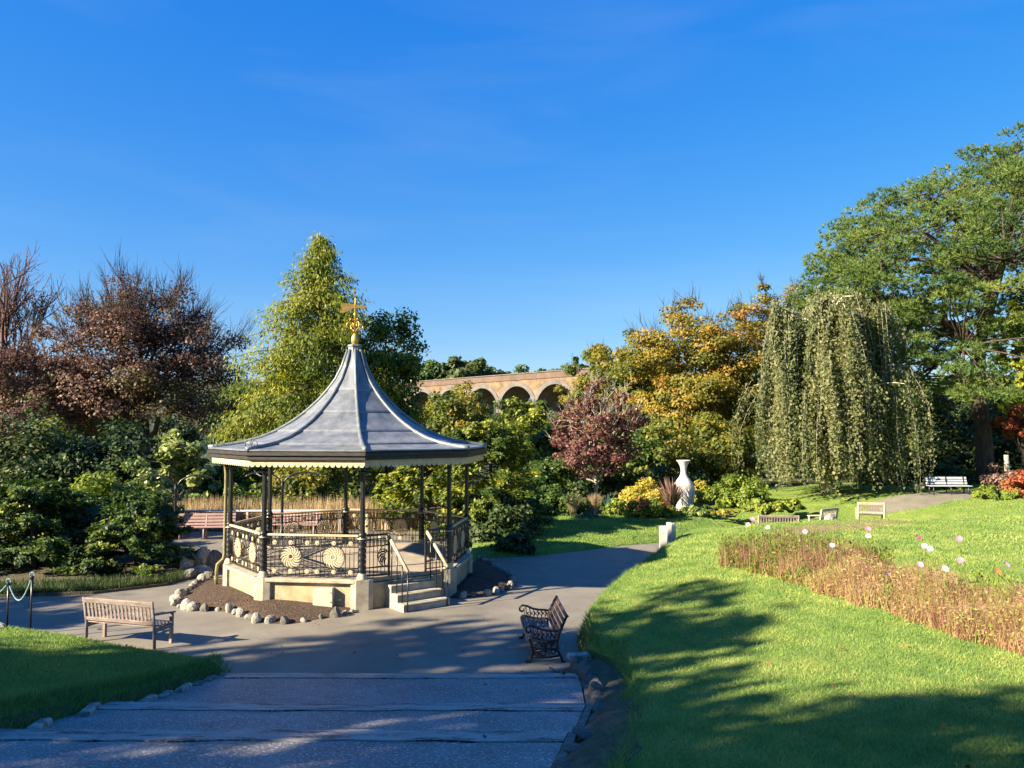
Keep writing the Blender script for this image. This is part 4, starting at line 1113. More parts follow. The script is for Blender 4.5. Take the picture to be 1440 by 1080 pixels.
# autumn beeches
def aut(C, t, rx, cz, rz): return np.clip(t - .2 + .2 * (C[:, 2] - cz) / rz + .14 * np.sin(C[:, 0] * 1.3), 0, 1)
dome_tree('autumn_beech', 'large tree turning orange behind the white vase', 985, 56, 424, 230, 52000, 'leaf_autumn', .145, 240, seed=14, rzf=.9, inner=.3, spk=2, flat=.5, tintf=aut, clump=.8, up=.6, bottom=-.9, nl=16)
dome_tree('autumn_beech', 'orange-brown tree with bare top twigs behind the drooping tree', 1090, 60, 392, 170, 32000, 'leaf_autumn', .145, 170, seed=15, rzf=.9, inner=.3, spk=4, flat=.5, tintf=aut, clump=.8, up=.6, bottom=-.9)
dome_tree('green_beech', 'yellow-green tree between the viaduct and the orange one', 905, 66, 468, 150, 18000, 'leaf_autumn_green', .2, 150, seed=16, rzf=.92, inner=.3, flat=.55, clump=.85, bottom=-.95)
dome_tree('green_beech', 'pale olive tree overlapping the right end of the viaduct', 846, 84, 490, 140, 20000, 'leaf_autumn_green', .24, 110, seed=17, rzf=.92, inner=.3, flat=.6, clump=.9, bottom=-.95, spk=1)
dome_tree('understory_tree', 'low yellow-green tree under the orange beech by the vase', 990, 47, 585, 190, 15000, 'leaf_autumn_green', .16, 150, seed=18, rzf=.98, inner=.2, flat=.55, clump=.85, bottom=-1)
dome_tree('understory_tree', 'dark green low tree behind the purple one', 890, 48, 600, 150, 11000, 'leaf_green', .16, 120, seed=19, rzf=.98, inner=.2, flat=.6, bottom=-1)

def weeping(px, Y, top, wpx, seed):
    r = np.random.default_rng(seed); p = at(px, top, Y); zb = lawn_r(p.x, Y); H_ = p.z - zb; R_ = wpx / 2 / FPX * Y
    b = MB()
    b.tube([(0, 0, -.3), (.1, 0, H_ * .3), (-.1, .1, H_ * .6), (0, 0, H_ * .85), (-.6, 0, H_ * .97)], [.4, .3, .22, .12, .05], 8)
    starts = []
    heads = [(-.32, 0, 1.0), (.28, -.1, .965), (.62, 0, .90), (-.6, 0, .90), (0, -.3, .93), (.1, .4, .95)]
    for i in range(50):
        hx, hy, hz = heads[i % 6]; a = r.random() * 2 * PI if i % 3 else -PI / 2 + r.normal() * .8
        lev = r.random(); z0 = H_ * hz * (1 - .5 * lev); ro = R_ * (.22 + .72 * lev ** .8) * r.uniform(.75, 1.1)
        d = np.array([math.cos(a), math.sin(a), 0]); c = np.array([hx * R_ * (1 - lev * .7), hy * R_ * (1 - lev * .7), 0])
        rise = H_ * .05 * (1 - lev) + .2
        pts = [c * min(1, s * 1.6) + d * ro * s + np.array([0, 0, min(H_ * hz, z0 - .15 * H_ * (1 - s) ** 2 + rise * math.sin(PI * s))]) for s in np.linspace(0, 1, 9)]
        b.tube(pts, [.085 * (1 - .8 * s) for s in np.linspace(0, 1, 9)], 5, cap=False)
        for s in (4, 6, 8):
            starts.append((pts[s], d, z0, i * 3 + s))
    cs = []; ct = []
    for (s, d, z0, i) in starts:
        tb = .5 + .24 * math.sin(i * 2.4); full = r.random() < .8
        Lb = s[2] - r.uniform(.1, .9) if full else min(s[2] - .2, r.uniform(2.0, 5.5)); wob_ = r.random(2) * 6; drift = r.normal(size=2) * .35
        for _ in range(9):
            q = s + r.normal(size=3) * np.array([.16, .16, .2])
            length = max(.5, Lb * r.uniform(.55, 1.0))
            n = max(4, int(length / .12)); k = np.linspace(0, 1, n)
            out = d * (.25 * math.sqrt(length)); out[2] = 0
            P = q + out * (1 - np.exp(-2.5 * k))[:, None]; P[:, 2] -= length * k; P[:, :2] += .12 * np.sin(k[:, None] * 5 + wob_) + drift * k[:, None]
            if _ % 3 == 0: b.tube([P[j] for j in np.linspace(0, n - 1, 5).astype(int)], [.014, .012, .01, .007, .003], 3, cap=False)
            for rep in range(2):
                cs.append(P + r.normal(size=P.shape) * np.array([.09, .09, .05])); ct.append(np.full(n, tb) + r.normal(size=n) * .2)
    C = np.concatenate(cs); T = np.concatenate(ct); n = len(C)
    ax = C.copy(); ax[:, 2] = 0
    nr = unit(r.normal(size=(n, 3)) * .7 + unit(ax) * .8 + np.array([0, 0, .15])); bias = np.tile(np.array([0, 0, -1.0]), (n, 1))
    u, v = tangent(r, nr, bias, .6); s = .115 * r.uniform(.6, 1.3, (n, 1))
    V, F = leaf_quads(C, u * s * .62, v * s * .5)
    return plant('weeping_beech', 'big weeping tree with green curtains of foliage hanging to the grass', 'tree', (p.x, Y, zb), np_mesh('weeping_crown', V, F, 'leaf_weeping', T), b, 'pale_bark')
weeping(1158, 40, 408, 210, 21)

def pine(px, Y, seed):
    r = np.random.default_rng(seed); zb = 1.2; x0 = (1384 - 720) / FPX * Y
    b = MB()
    cen = np.array([at(1450, 400, Y).x - x0, 0, at(1450, 400, Y).z - zb])
    topz = at(1440, 195, Y).z - zb
    tr = [np.array(q, float) for q in ((0, 0, -.3), (-.05, 0, 1.2), (-.12, 0, 3.2), (-.28, .1, 5.6), (-.1, .1, 8), (.8, 0, 11), (1.8, 0, 14.5), (2.6, 0, topz - 1.5))]
    b.tube(tr, [.6, .45, .42, .40, .34, .27, .18, .06], 10)
    # crown outline from the photograph: pads inside a lopsided dome
    sil = [(1134, 420), (1150, 385), (1175, 330), (1200, 300), (1240, 275), (1300, 250), (1340, 225), (1400, 205), (1450, 190), (1540, 200), (1640, 260), (1700, 360)]
    pads = []
    def top_at(px_): return float(np.interp(px_, [q[0] for q in sil], [q[1] for q in sil]))
    def bot_at(px_): return float(np.interp(px_, [1134, 1180, 1230, 1270, 1330, 1370, 1420, 1480, 1600, 1700], [430, 470, 520, 585, 545, 500, 430, 430, 520, 420]))
    tries = 0
    while len(pads) < 560 and tries < 30000:
        tries += 1
        qx = r.uniform(1138, 1700); tp = top_at(qx); bt = bot_at(qx)
        qy = tp + (bt - tp) * r.random() ** 1.05 + 8
        if qx > 1370 and qy > 350 and r.random() < .5: continue
        w = math.sqrt(max(0.03, 1 - ((qx - 1420) / 300) ** 2)); dy = r.uniform(-1, 1)
        edge = min(1.0, (qy - tp) / 120 + .25)
        yy_ = Y + dy * 8.5 * w * edge
        q = at(qx, qy, Y); k = yy_ / Y
        P = np.array([q.x - x0, yy_ - Y, q.z - zb]) 
        if all(np.linalg.norm((P - o) * np.array([1, .55, 1.5])) > .74 for o in pads): pads.append(P)
    pads = np.array(pads)
    nodes = [np.array(t) for t in tr[3:]]
    limbs = r.permutation(len(pads))[:22]
    for k in limbs:
        e = pads[k]; zt = np.clip(e[2] * .8, 5, topz - 3); j = int(np.argmin([abs(t[2] - zt) for t in tr])); s = tr[j]
        L = np.linalg.norm(e - s); pts = [s + (e - s) * t + np.array([0, 0, .12 * L * math.sin(PI * t)]) + r.normal(size=3) * .03 * L * (0 < t < 1) for t in np.linspace(0, 1, 7)]
        b.tube(pts, [.17 * (1 - .8 * t) for t in np.linspace(0, 1, 7)], 6, cap=False); nodes += pts[1:]
    ND = np.array(nodes)
    for e in pads:
        D = np.linalg.norm(ND - e, axis=1); s = ND[int(np.argmin(D + (ND[:, 2] > e[2]) * 1.5))]
        m_ = (s + e) / 2 + r.normal(size=3) * .2 - np.array([0, 0, .1]); b.tube([s, m_, e - np.array([0, 0, .15])], [.06, .045, .025], 4, cap=False)
    NT = 54; n = len(pads) * NT
    idx = np.repeat(np.arange(len(pads)), NT); rad = r.uniform(.9, 1.45, len(pads))
    d = unit(r.normal(size=(n, 3))); d[:, 2] = np.abs(d[:, 2]) * .9 - .12
    base = pads[idx] + d * rad[idx, None] * r.uniform(.55, 1.0, (n, 1)) * np.array([1, 1, .72])
    ax = unit(d + np.array([0, 0, .75]) + r.normal(size=(n, 3)) * .3)
    NN = 14
    A = np.repeat(ax, NN, 0); Bs = np.repeat(base, NN, 0); M_ = len(A)
    dirn = unit(A * .75 + unit(r.normal(size=(M_, 3))) * .75); L = r.uniform(.18, .32, (M_, 1))
    side = unit(np.cross(dirn, r.normal(size=(M_, 3)))) * .021
    V = np.stack([Bs - side, Bs + side, Bs + dirn * L], 1).reshape(-1, 3); F = np.arange(M_ * 3).reshape(-1, 3)
    T = np.repeat(np.clip(.5 + (r.normal(size=len(pads)) * .16)[idx] + r.normal(size=n) * .1, 0, 1), NN) + r.normal(size=M_) * .1
    return plant('pine_tree', 'huge dark-trunked pine with clumped needle pads at the lawn edge', 'tree', (x0, Y, zb), np_mesh('pine_crown', V, F, 'leaf_pine', T), b, 'pine_bark')
pine(1384, 45, 25)
# ------------------------------------------------------------ shrubs and middle-distance planting
def shrub(name, label, px, base_py, top_py, Y, wpx, n, mat, size, seed, K=60, z=None, flat=.7, droop=.15, up=.5, group=None, tintf=None, clump=1.0, lob=.15, aspect=1.5, tv=.4, cat='shrub', depth=.8, inner=.3, outk=.8):
    r = np.random.default_rng(seed)
    p = at(px, base_py, Y); zb = p.z if z is None else z; H_ = at(px, top_py, Y).z - zb; rx = wpx / 2 / FPX * Y
    C = dome_clumps(r, K, (0, 0, H_ * .12), rx * .88, rx * .88 * depth, H_ * .82, inner, lob, -.12, seed)
    rad = r.uniform(.6, 1.2, len(C)) * clump * min(rx, H_) / 3.6
    t = .5 + r.normal(size=len(C)) * .2
    if tintf is not None: t = tintf(C, t, H_)
    V, F, tt_ = foliage(r, C, rad, n, size, aspect, flat, np.array([0, 0, 0]), up, outk, droop, t, tv)
    V[:, 2] = np.maximum(V[:, 2], .02)
    b = MB()
    for i in range(7):
        c = C[r.integers(len(C))]; b.tube([(c[0] * .1, c[1] * .1, -.1), c * .5 + r.normal(size=3) * .1, c], [.05, .035, .012], 5, cap=False)
    return plant(name, label, cat, (p.x, Y, zb), np_mesh(name + '_foliage', V, F, mat, tt_), b, 'bark', group, crown='foliage', trunk='stems')
def layered(name, label, px, base_py, top_py, Y, wpx, n, mat, size, seed, z=0.05, cat='shrub', cone=.6, tintf=None, K=90, tv=.35):
    """conifer bush of flat drooping sprays in tiers"""
    r = np.random.default_rng(seed); p = at(px, base_py, Y); H_ = at(px, top_py, Y).z - z; rx = wpx / 2 / FPX * Y
    C = []; D = []
    for i in range(K):
        t = (i + r.random()) / K; a = r.random() * 2 * PI; R_ = rx * (1 - cone * t ** 1.3) * r.uniform(.6, 1.05)
        C.append((R_ * math.cos(a), R_ * math.sin(a), H_ * (.06 + .9 * t))); D.append((math.cos(a), math.sin(a), .15))
    C = np.array(C); D = np.array(D); idx = r.integers(0, K, n)
    s_ = r.random((n, 1)); w = r.normal(size=(n, 1)) * .28 * (1.1 - s_)
    Lr = rx * .42
    side = np.stack([-D[:, 1], D[:, 0], np.zeros(K)], 1)
    P = C[idx] + D[idx] * (s_ - .6) * Lr + side[idx] * w * Lr + r.normal(size=(n, 3)) * np.array([.03, .03, .055]) * rx * .6
    P[:, 2] -= (s_[:, 0] ** 2) * .13 * Lr; P[:, 2] = np.maximum(P[:, 2], .03)
    nr = unit(r.normal(size=(n, 3)) * .45 + np.array([0, 0, .8]) + D[idx] * .5)
    u, v = tangent(r, nr, D[idx], .6); q = size * r.uniform(.6, 1.3, (n, 1))
    V, F = leaf_quads(P, u * q * .75, v * q * .36)
    t = .42 + r.normal(size=K) * .2
    T = t[idx] + r.normal(size=n) * tv * .5
    b = MB().tube([(0, 0, -.1), (0, 0, H_ * .5), (0, 0, H_ * .92)], [.12, .08, .02], 6)
    for i in range(0, K, 3): b.tube([(0, 0, C[i, 2] * .9), C[i] * np.array([.6, .6, .97]), C[i]], [.03, .02, .008], 4, cap=False)
    return plant(name, label, cat, (p.x, Y, z), np_mesh(name + '_foliage', V, F, mat, T), b, 'bark', crown='foliage')
# left-hand bushes
layered('golden_conifer', 'spreading conifer bush with yellow tips, coloured dark for shade, by the tan path', 192, 815, 690, 24.5, 165, 26000, 'leaf_goldconifer_shaded', .09, 31, cone=.75)
layered('golden_conifer', 'conifer bush with yellow tips, coloured dark for shade, at the left of the path', 45, 815, 672, 24.8, 175, 24000, 'leaf_goldconifer_shaded', .09, 32, cone=.6)
layered('golden_conifer', 'dark green conifer bush tucked between the two yellow-tipped ones', 118, 805, 710, 26.0, 120, 9000, 'leaf_dark', .12, 33, cone=.6)
shrub('dark_shrub', 'tall dark shrub with bronze leaves at the left edge', 40, 748, 566, 37, 190, 17000, 'leaf_dark', .14, 34, 110, z=.05, tintf=lambda C, t, h: t)
shrub('bronze_shrub', 'bronze-tinted shrub above the dark conifers on the left', 70, 738, 575, 38.5, 130, 9000, 'leaf_autumn_green', .14, 35, 90, z=.05, tintf=lambda C, t, h: t - .15)
shrub('dark_laurel', 'wide dark laurel mass below the copper tree', 150, 745, 590, 38, 230, 15000, 'leaf_dark', .17, 36, 120, z=.05)
shrub('rhododendron', 'sunlit rounded green shrub left of the magnolia', 130, 745, 652, 31.5, 130, 9000, 'leaf_lime', .11, 37, 70, z=.05, tintf=lambda C, t, h: t - .3)
shrub('rhododendron', 'long sunlit green shrub in front of the magnolia', 205, 740, 652, 32.5, 120, 9000, 'leaf_magnolia', .11, 38, 70, z=.05, tintf=lambda C, t, h: t - .2)
shrub('magnolia', 'glossy pale green shrub with large leaves beside the bandstand eave', 258, 730, 585, 37, 90, 6500, 'leaf_magnolia', .2, 39, 60, z=.05)
shrub('dark_laurel', 'dark laurel under the tall feathery conifer', 330, 735, 640, 39, 130, 9000, 'leaf_green', .16, 40, 80, z=.05)
shrub('green_shrub', 'mid green shrub seen between the bandstand columns', 440, 730, 655, 37.5, 150, 10000, 'leaf_autumn_green', .13, 41, 80, z=.05, tintf=lambda C, t, h: t - .1)
shrub('green_shrub', 'rounded green shrub behind the reeds right of the rose pillar', 345, 728, 672, 36.6, 90, 6000, 'leaf_green', .13, 42, 60, z=.05)
layered('small_conifer', 'small upright pale green conifer seen through the bandstand', 536, 722, 664, 35.2, 38, 5000, 'leaf_lime', .09, 43, cone=.85)
layered('small_conifer', 'dark upright conifer just left of the pale green one', 508, 722, 680, 36.5, 40, 3500, 'leaf_dark', .1, 44, cone=.7)
# golden shrub mass right of the bandstand
layered('golden_shrub', 'large yellow-green shrub standing right of the bandstand', 690, 775, 588, 31.5, 165, 32000, 'leaf_gold', .115, 45, cone=.45, K=130)
layered('golden_shrub', 'yellow-green shrub seen behind the bandstand railing', 600, 760, 610, 34, 130, 22000, 'leaf_gold', .115, 46, cone=.5, K=100)
shrub('dark_shrub', 'dark rounded shrub at the foot of the yellow-green one', 700, 775, 690, 30.4, 130, 12000, 'leaf_dark', .12, 47, 90, z=0)
shrub('dark_shrub', 'small dark low shrub by the soil bed at the path edge', 722, 782, 748, 27.9, 64, 5000, 'leaf_dark', .09, 48, 50, z=0)
dome_tree('yellow_tree', 'yellowish tree in front of the viaduct arches', 740, 60, 556, 110, 9000, 'leaf_gold', .2, 90, seed=49, rzf=.98, inner=.2, bottom=-1, tintf=lambda C, t, a, b_, c_: t - .12)
dome_tree('olive_tree', 'olive-brown tree just right of the feathery conifer', 626, 70, 540, 150, 12000, 'leaf_autumn_green', .22, 90, seed=50, rzf=.98, inner=.2, bottom=-1)
dome_tree('green_tree', 'dark green tree filling the gap beside the purple one', 790, 56, 585, 100, 9000, 'leaf_green', .18, 90, seed=51, rzf=.98, inner=.2, bottom=-1)
# trees on the skyline beyond the viaduct
dome_tree('skyline_tree', 'round dark green tree on the skyline above the viaduct', 650, 290, 502, 92, 9000, 'leaf_dark', .95, 60, seed=52, rzf=.62, inner=.2, bottom=-1, base_z=8, r0=.6, tintf=lambda C, t, a, b_, c_: t + .3)
dome_tree('skyline_tree', 'paler green tree at the left of the round skyline one', 618, 295, 509, 80, 7000, 'leaf_green', .95, 50, seed=53, rzf=.62, inner=.2, bottom=-1, base_z=8, r0=.6)
dome_tree('skyline_tree', 'low green tree on the skyline right of the round one', 712, 300, 519, 120, 6000, 'leaf_green', 1.0, 40, seed=54, rzf=.62, inner=.2, bottom=-1, base_z=8, r0=.6)
dome_tree('skyline_tree', 'small dark skyline tree near the end of the viaduct', 812, 280, 503, 44, 3500, 'leaf_dark', .9, 30, seed=55, rzf=.62, inner=.2, bottom=-1, base_z=8, r0=.6)
dome_tree('skyline_tree', 'flat low green tree on the skyline above the big arch', 772, 300, 520, 110, 5000, 'leaf_green', 1.0, 40, seed=56, rzf=.62, inner=.2, bottom=-1, base_z=8, r0=.6)
# border plants round the vase
zb_ = .5
shrub('yellow_shrub', 'sunny yellow-leaved shrub behind the purple spiky plant', 905, 722, 677, 38.6, 78, 5200, 'leaf_yellow', .09, 61, 60, z=zb_)
shrub('yellow_shrub', 'yellow-leaved shrub just right of the white vase', 987, 718, 676, 39.2, 40, 2200, 'leaf_yellow', .09, 62, 30, z=zb_, tintf=lambda C, t, h: t - .15)
shrub('heather', 'pink-topped green bushy plant at the front of the vase border', 915, 738, 700, 35.6, 84, 7500, 'leaf_lime', .07, 63, 60, z=.42, tintf=lambda C, t, h: t - .2, up=.8)
shrub('heather', 'soft red flower heads over the bushy plant in front of the vase', 905, 722, 698, 35.5, 70, 2600, 'leaf_red', .06, 64, 40, z=.8)
shrub('feathery_shrub', 'feathery green shrub in the border left of the pink-topped one', 868, 735, 700, 36.3, 40, 3000, 'leaf_lime', .08, 65, 40, z=.42, tintf=lambda C, t, h: t - .1)
shrub('teal_shrub', 'low blue-green cushion plant at the border edge', 827, 740, 722, 35.6, 52, 3500, 'leaf_teal', .07, 66, 40, z=.4)
shrub('lime_edging', 'low lime edging plant at the front of the border', 862, 740, 730, 35.2, 46, 1500, 'leaf_lime', .06, 67, 30, z=.4)
shrub('leafy_perennial', 'leafy green clump directly below the white vase', 978, 740, 710, 36.0, 60, 4500, 'leaf_magnolia', .1, 68, 50, z=.5, tintf=lambda C, t, h: t - .22)
shrub('green_shrub', 'broad fresh green shrub right of the vase', 1040, 728, 670, 38, 96, 8000, 'leaf_lime', .1, 69, 80, z=.6, tintf=lambda C, t, h: t - .3)
shrub('yellow_green_shrub', 'yellow-green shrub in front of the drooping tree', 1075, 733, 702, 35, 64, 4500, 'leaf_lime', .085, 70, 50, z=.7)
shrub('yellow_green_shrub', 'small lime shrub at the left skirt of the drooping tree', 1112, 730, 700, 35.4, 46, 3000, 'leaf_lime', .085, 71, 40, z=.75, tintf=lambda C, t, h: t - .2)
shrub('low_perennial', 'pale low perennial clump between vase and flower border', 1020, 738, 716, 35, 56, 2500, 'leaf_yellow', .07, 72, 40, z=.62, tintf=lambda C, t, h: t - .4)
shrub('dark_shrub', 'dark green leafy shrub at the left end of the border below the purple tree', 775, 745, 686, 36.8, 100, 8000, 'leaf_green', .11, 161, 80, z=.3)
shrub('fern_clump', 'mid green leafy mound under the purple tree trunk', 838, 735, 700, 39.5, 90, 6000, 'leaf_green', .1, 162, 60, z=.45)
shrub('dark_shrub', 'dark leafy shrub filling the space behind the vase', 945, 720, 650, 43, 110, 7000, 'leaf_dark', .13, 163, 70, z=.6)
shrub('low_perennial', 'low mixed green clump to the right below the vase', 1003, 738, 712, 36.4, 50, 3500, 'leaf_lime', .08, 164, 40, z=.5, tintf=lambda C, t, h: t - .3)
shrub('dark_shrub', 'tall dark green shrub between the yellow-green shrub and the purple tree', 762, 742, 628, 40, 100, 8000, 'leaf_green', .13, 171, 80, z=.2)
shrub('dark_shrub', 'dark shrub closing the gap behind the purple tree trunk', 812, 735, 640, 46, 110, 7000, 'leaf_dark', .15, 172, 80, z=.3)
layered('golden_conifer', 'yellow-tipped conifer, coloured dark for shade, behind the two by the path', 100, 800, 690, 28.5, 150, 9000, 'leaf_goldconifer_shaded', .12, 173, cone=.6)
layered('golden_conifer', 'yellow-tipped conifer, coloured dark for shade, at the far left end of the bushes', -30, 810, 680, 25.5, 150, 9000, 'leaf_goldconifer_shaded', .12, 174, cone=.6)
def spiky(name, label, px, Y, z, n, L, w, mat, seed, spread=.8, cat='plant'):
    r = np.random.default_rng(seed); p = at(px, 700, Y); P = []; F = []; T = []
    for i in range(n):
        a = r.random() * 2 * PI; l = L * r.uniform(.6, 1.1); sp = spread * r.uniform(.2, 1.1); d = np.array([math.cos(a), math.sin(a), 0]); sd = np.array([-d[1], d[0], 0]); o = len(P)
        for q in range(5):
            t = q / 4; c = d * (.08 + l * sp * .7 * t ** 1.4) + np.array([0, 0, l * (t - .35 * sp * t ** 2.5)]); ww = w * (1 - t ** 2) * .5 + .002
            P += [c - sd * ww, c + sd * ww]
        F += [(o + 2 * q, o + 2 * q + 1, o + 2 * q + 3, o + 2 * q + 2) for q in range(4)]; T += [r.random()] * 4
    o = empty(name, (p.x, Y, z), 0, label, cat)
    link('blades', np_mesh(name + '_blades', np.array(P), np.array(F), mat, np.array(T)), o); return o
spiky('purple_flax', 'spiky bronze-purple strap-leaved plant in front of the vase', 944, 36.6, .5, 170, 1.75, .1, 'leaf_bronze', 73)
spiky('straw_grass', 'straw-coloured ornamental grass tuft at the left of the border', 806, 36.0, .4, 500, 1.05, .02, 'leaf_straw', 74, .7)
spiky('straw_grass', 'smaller straw-coloured grass tuft beside the feathery shrub', 836, 36.6, .45, 400, 1.0, .02, 'leaf_straw', 75, .6)
spiky('agave', 'pale blue-green agave under the purple tree', 856, 38.2, .5, 26, .9, .16, 'leaf_teal', 76, 1.0)
spiky('teal_tuft', 'blue-green leafy tuft by the painted bench', 1290, 38.4, 1.05, 160, .9, .06, 'leaf_teal', 77, .8)
# right edge
shrub('red_maple', 'low red-leaved maple at the right edge of the far lawn', 1440, 706, 664, 36.5, 62, 4500, 'leaf_red', .09, 81, 50, z=1.25)
shrub('edge_shrub', 'yellow-green low shrub under the red maple', 1400, 710, 684, 36.2, 70, 4000, 'leaf_lime', .085, 82, 50, z=1.2, tintf=lambda C, t, h: t - .15)
shrub('pinkish_shrub', 'pale bronze-leaved shrub behind the red maple', 1420, 690, 654, 39.5, 80, 4000, 'leaf_bronze', .1, 83, 50, z=1.3)
dome_tree('red_leaf_tree', 'small red-brown leaved tree at the right edge near the pine', 1436, 43, 565, 70, 3200, 'leaf_red', .13, 50, seed=84, rzf=.5, base_z=1.3, wmat='bark', tintf=lambda C, t, a, b_, c_: t - .2)
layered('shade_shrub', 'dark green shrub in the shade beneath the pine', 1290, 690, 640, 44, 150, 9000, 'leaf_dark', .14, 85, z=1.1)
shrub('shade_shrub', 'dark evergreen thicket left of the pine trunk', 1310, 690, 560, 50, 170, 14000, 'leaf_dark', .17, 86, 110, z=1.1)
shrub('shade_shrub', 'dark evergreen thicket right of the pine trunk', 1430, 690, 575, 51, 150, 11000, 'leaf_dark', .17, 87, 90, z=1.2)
shrub('hedge_plant', 'bright green low plant behind the painted bench', 1330, 698, 676, 40, 66, 3500, 'leaf_lime', .09, 88, 40, z=1.2, tintf=lambda C, t, h: t - .35)
dome_tree('monkey_puzzle', 'spiny yellow-green conifer at the right edge in front of the pine', 1452, 41, 405, 105, 9000, 'leaf_gold', .16, 120, seed=89, rzf=.7, base_z=1.3, droop=.5, aspect=2.6, tintf=lambda C, t, a, b_, c_: t - .05, clump=.55, inner=.3)
# ------------------------------------------------------------ woods behind everything
r_ = np.random.default_rng(91)
base_tree = dome_tree('woodland_tree', 'tree in the dark wood closing the view behind the garden', -60, 75, 470, 190, 9000, 'leaf_green', .3, 110, seed=92, rzf=.92, inner=.25, bottom=-1, group='trees of the wood behind the garden', r0=.35)
base_dark = dome_tree('woodland_tree', 'tree in the dark wood closing the view behind the garden', 1250, 62, 520, 170, 9000, 'leaf_dark', .26, 110, seed=93, rzf=.95, inner=.2, bottom=-1, group='trees of the wood behind the garden', r0=.35)
spots = [(60, 70, .75), (130, 78, .8), (250, 72, .7), (330, 80, .75), (400, 76, .72), (520, 84, .6), (585, 90, .55), (-20, 64, .8),
         (660, 95, .5), (780, 92, .55), (860, 100, .7), (940, 76, .8), (1020, 72, .9), (1130, 70, .95), (1200, 66, .95), (1330, 64, 1.0), (1400, 62, 1.0), (1480, 66, 1.1), (1180, 54, .7), (1260, 56, .75), (1380, 58, .8), (1460, 56, .8), (700, 150, .8), (640, 150, .7), (760, 150, .7), (820, 140, .8), (590, 140, .8)]
for i, (px, Y, s) in enumerate(spots):
    q = at(px, 600, Y); src = (base_dark, base_tree)[i % 2] if px < 1100 else base_dark
    dup(src, (q.x, Y, gz(q.x, Y)), r_.random() * 6, (s, s, s * r_.uniform(.85, 1.05)))
# tall trees standing uphill to the left of the steps; they shade the foreground
shade_src = dome_tree('parkland_tree', 'tall leafy tree uphill on the left of the lawn', -2600, 20, 300, 500, 5200, 'leaf_green', .30, 90, seed=95, rzf=.75, inner=.25, group='trees uphill left of the lawn', r0=.3, base_z=.5)
shade_src.location = (-23, 2.0, 1.2); shade_src.scale = (1.5, 1.5, 1.55)
SHADE = [(-20, -7.5, 2.0, 1.65), (-31, -3, 1.6, 1.5), (-15, -17, 2.4, 1.5), (-29, 9.5, 1.0, 1.05), (-10, -16, 2.6, 1.2)]
for (x, y, z, s) in SHADE: dup(shade_src, (x, y, z), r_.random() * 6, s)
# ------------------------------------------------------------ reeds, flower border, grass, litter
def blades(r, P, L, w, lean, mat, name, tint=None, tv=.5):
    n = len(P); a = r.random(n) * 2 * PI; l = np.atleast_1d(L) * r.uniform(.55, 1.15, n)
    side = np.stack([np.cos(a), np.sin(a), np.zeros(n)], 1) * np.reshape(w, (-1, 1)) * .5
    tipd = np.stack([r.normal(size=n) * lean, r.normal(size=n) * lean, np.ones(n)], 1) * l[:, None]
    V = np.stack([P - side, P + side, P + tipd], 1).reshape(-1, 3); F = np.arange(n * 3).reshape(-1, 3)
    t = (tint if tint is not None else .5) + r.normal(size=n) * tv * .5
    return np_mesh(name, V, F, mat, t)
r = np.random.default_rng(101)
n = 9000; P = np.stack([r.uniform(-17, -1.2, n), r.uniform(34.3, 36.4, n), np.full(n, .04)], 1)
tag(link('reeds', blades(r, P, 1.25, .045, .12, 'leaf_straw', 'reeds')), 'strip of dry straw-coloured reeds behind the pale rail', 'reeds', kind='stuff')
# rough grass by the left path; dark leaf colour stands in for shade
n = 9000; P = np.stack([r.uniform(-17, -9.3, n), np.zeros(n), np.full(n, .06)], 1); P[:, 1] = np.interp(P[:, 0], [-17, -14, -11, -9.6, -9.2], [20.9, 20.7, 21.3, 22.4, 24]) + r.random(n) ** 1.5 * 1.6
tag(link('rough_grass', blades(r, P, .2, .02, .4, 'leaf_dark', 'rough_grass', .5)), 'rough grass coloured dark for shade along the far edge of the tan path', 'grass', kind='stuff')
# flower border on the right lawn
FX = [(5.15, 20.2), (5.45, 19), (6.5, 14), (7.05, 11), (7.5, 9.2), (7.8, 7)]
fy_ = np.array([q[1] for q in FX][::-1]); fxx = np.array([q[0] for q in FX][::-1])
def border_pt(r, n, w=1.8, y0=8, y1=20.2):
    y = r.uniform(y0, y1, n); off_ = r.random(n) * w; x = np.interp(y, fy_, fxx) + off_ + .06 * np.sin(y * 5)
    z = HR(x, y); return np.stack([x, y, z], 1), off_
bmesh_parts = []
P, o_ = border_pt(r, 25000, y0=8, y1=17.6)
tag(link('flower_border', blades(r, P, (.36 + .3 * np.sin(np.clip(o_, 0, 1.8) / 1.8 * PI)) * (.95 + .35 * np.sin(P[:, 1] * 3.1) * np.sin(P[:, 0] * 4 + P[:, 1])), .011, .2, 'leaf_border', 'border_stems', .34 + .3 * np.sin(P[:, 1] * 1.9 + P[:, 0] * 2.3) * np.sin(P[:, 1] * .8), .6)), 'strip of faded pinkish dry flower stems across the right lawn', 'flower border', kind='stuff')
n = 38000; P, o_ = border_pt(r, n, y0=8, y1=17.8); P[:, 2] += r.random(n) ** 1.5 * (.32 + .28 * np.sin(o_ / 1.8 * PI)) * (.95 + .35 * np.sin(P[:, 1] * 3.1) * np.sin(P[:, 0] * 4 + P[:, 1]))
nr = unit(r.normal(size=(n, 3)) + np.array([0, 0, .5])); u, v = tangent(r, nr); s = .03 * r.uniform(.5, 1.4, (n, 1)); V, F = leaf_quads(P, u * s, v * s * .4)
tag(link('border_leaves', np_mesh('border_leaves', V, F, 'leaf_border', .5 + .28 * np.sin(P[:, 1] * 1.9 + P[:, 0] * 2.3) + r.normal(size=n) * .25)), 'small yellow-green leaves among the faded flower stems', 'leaves', kind='stuff')
n = 26000; P, o_ = border_pt(r, n, 1.9, 16.6, 20.3); P[:, 2] += r.random(n) ** 1.2 * (.5 + .3 * np.sin(P[:, 1] * 4 + P[:, 0] * 3))
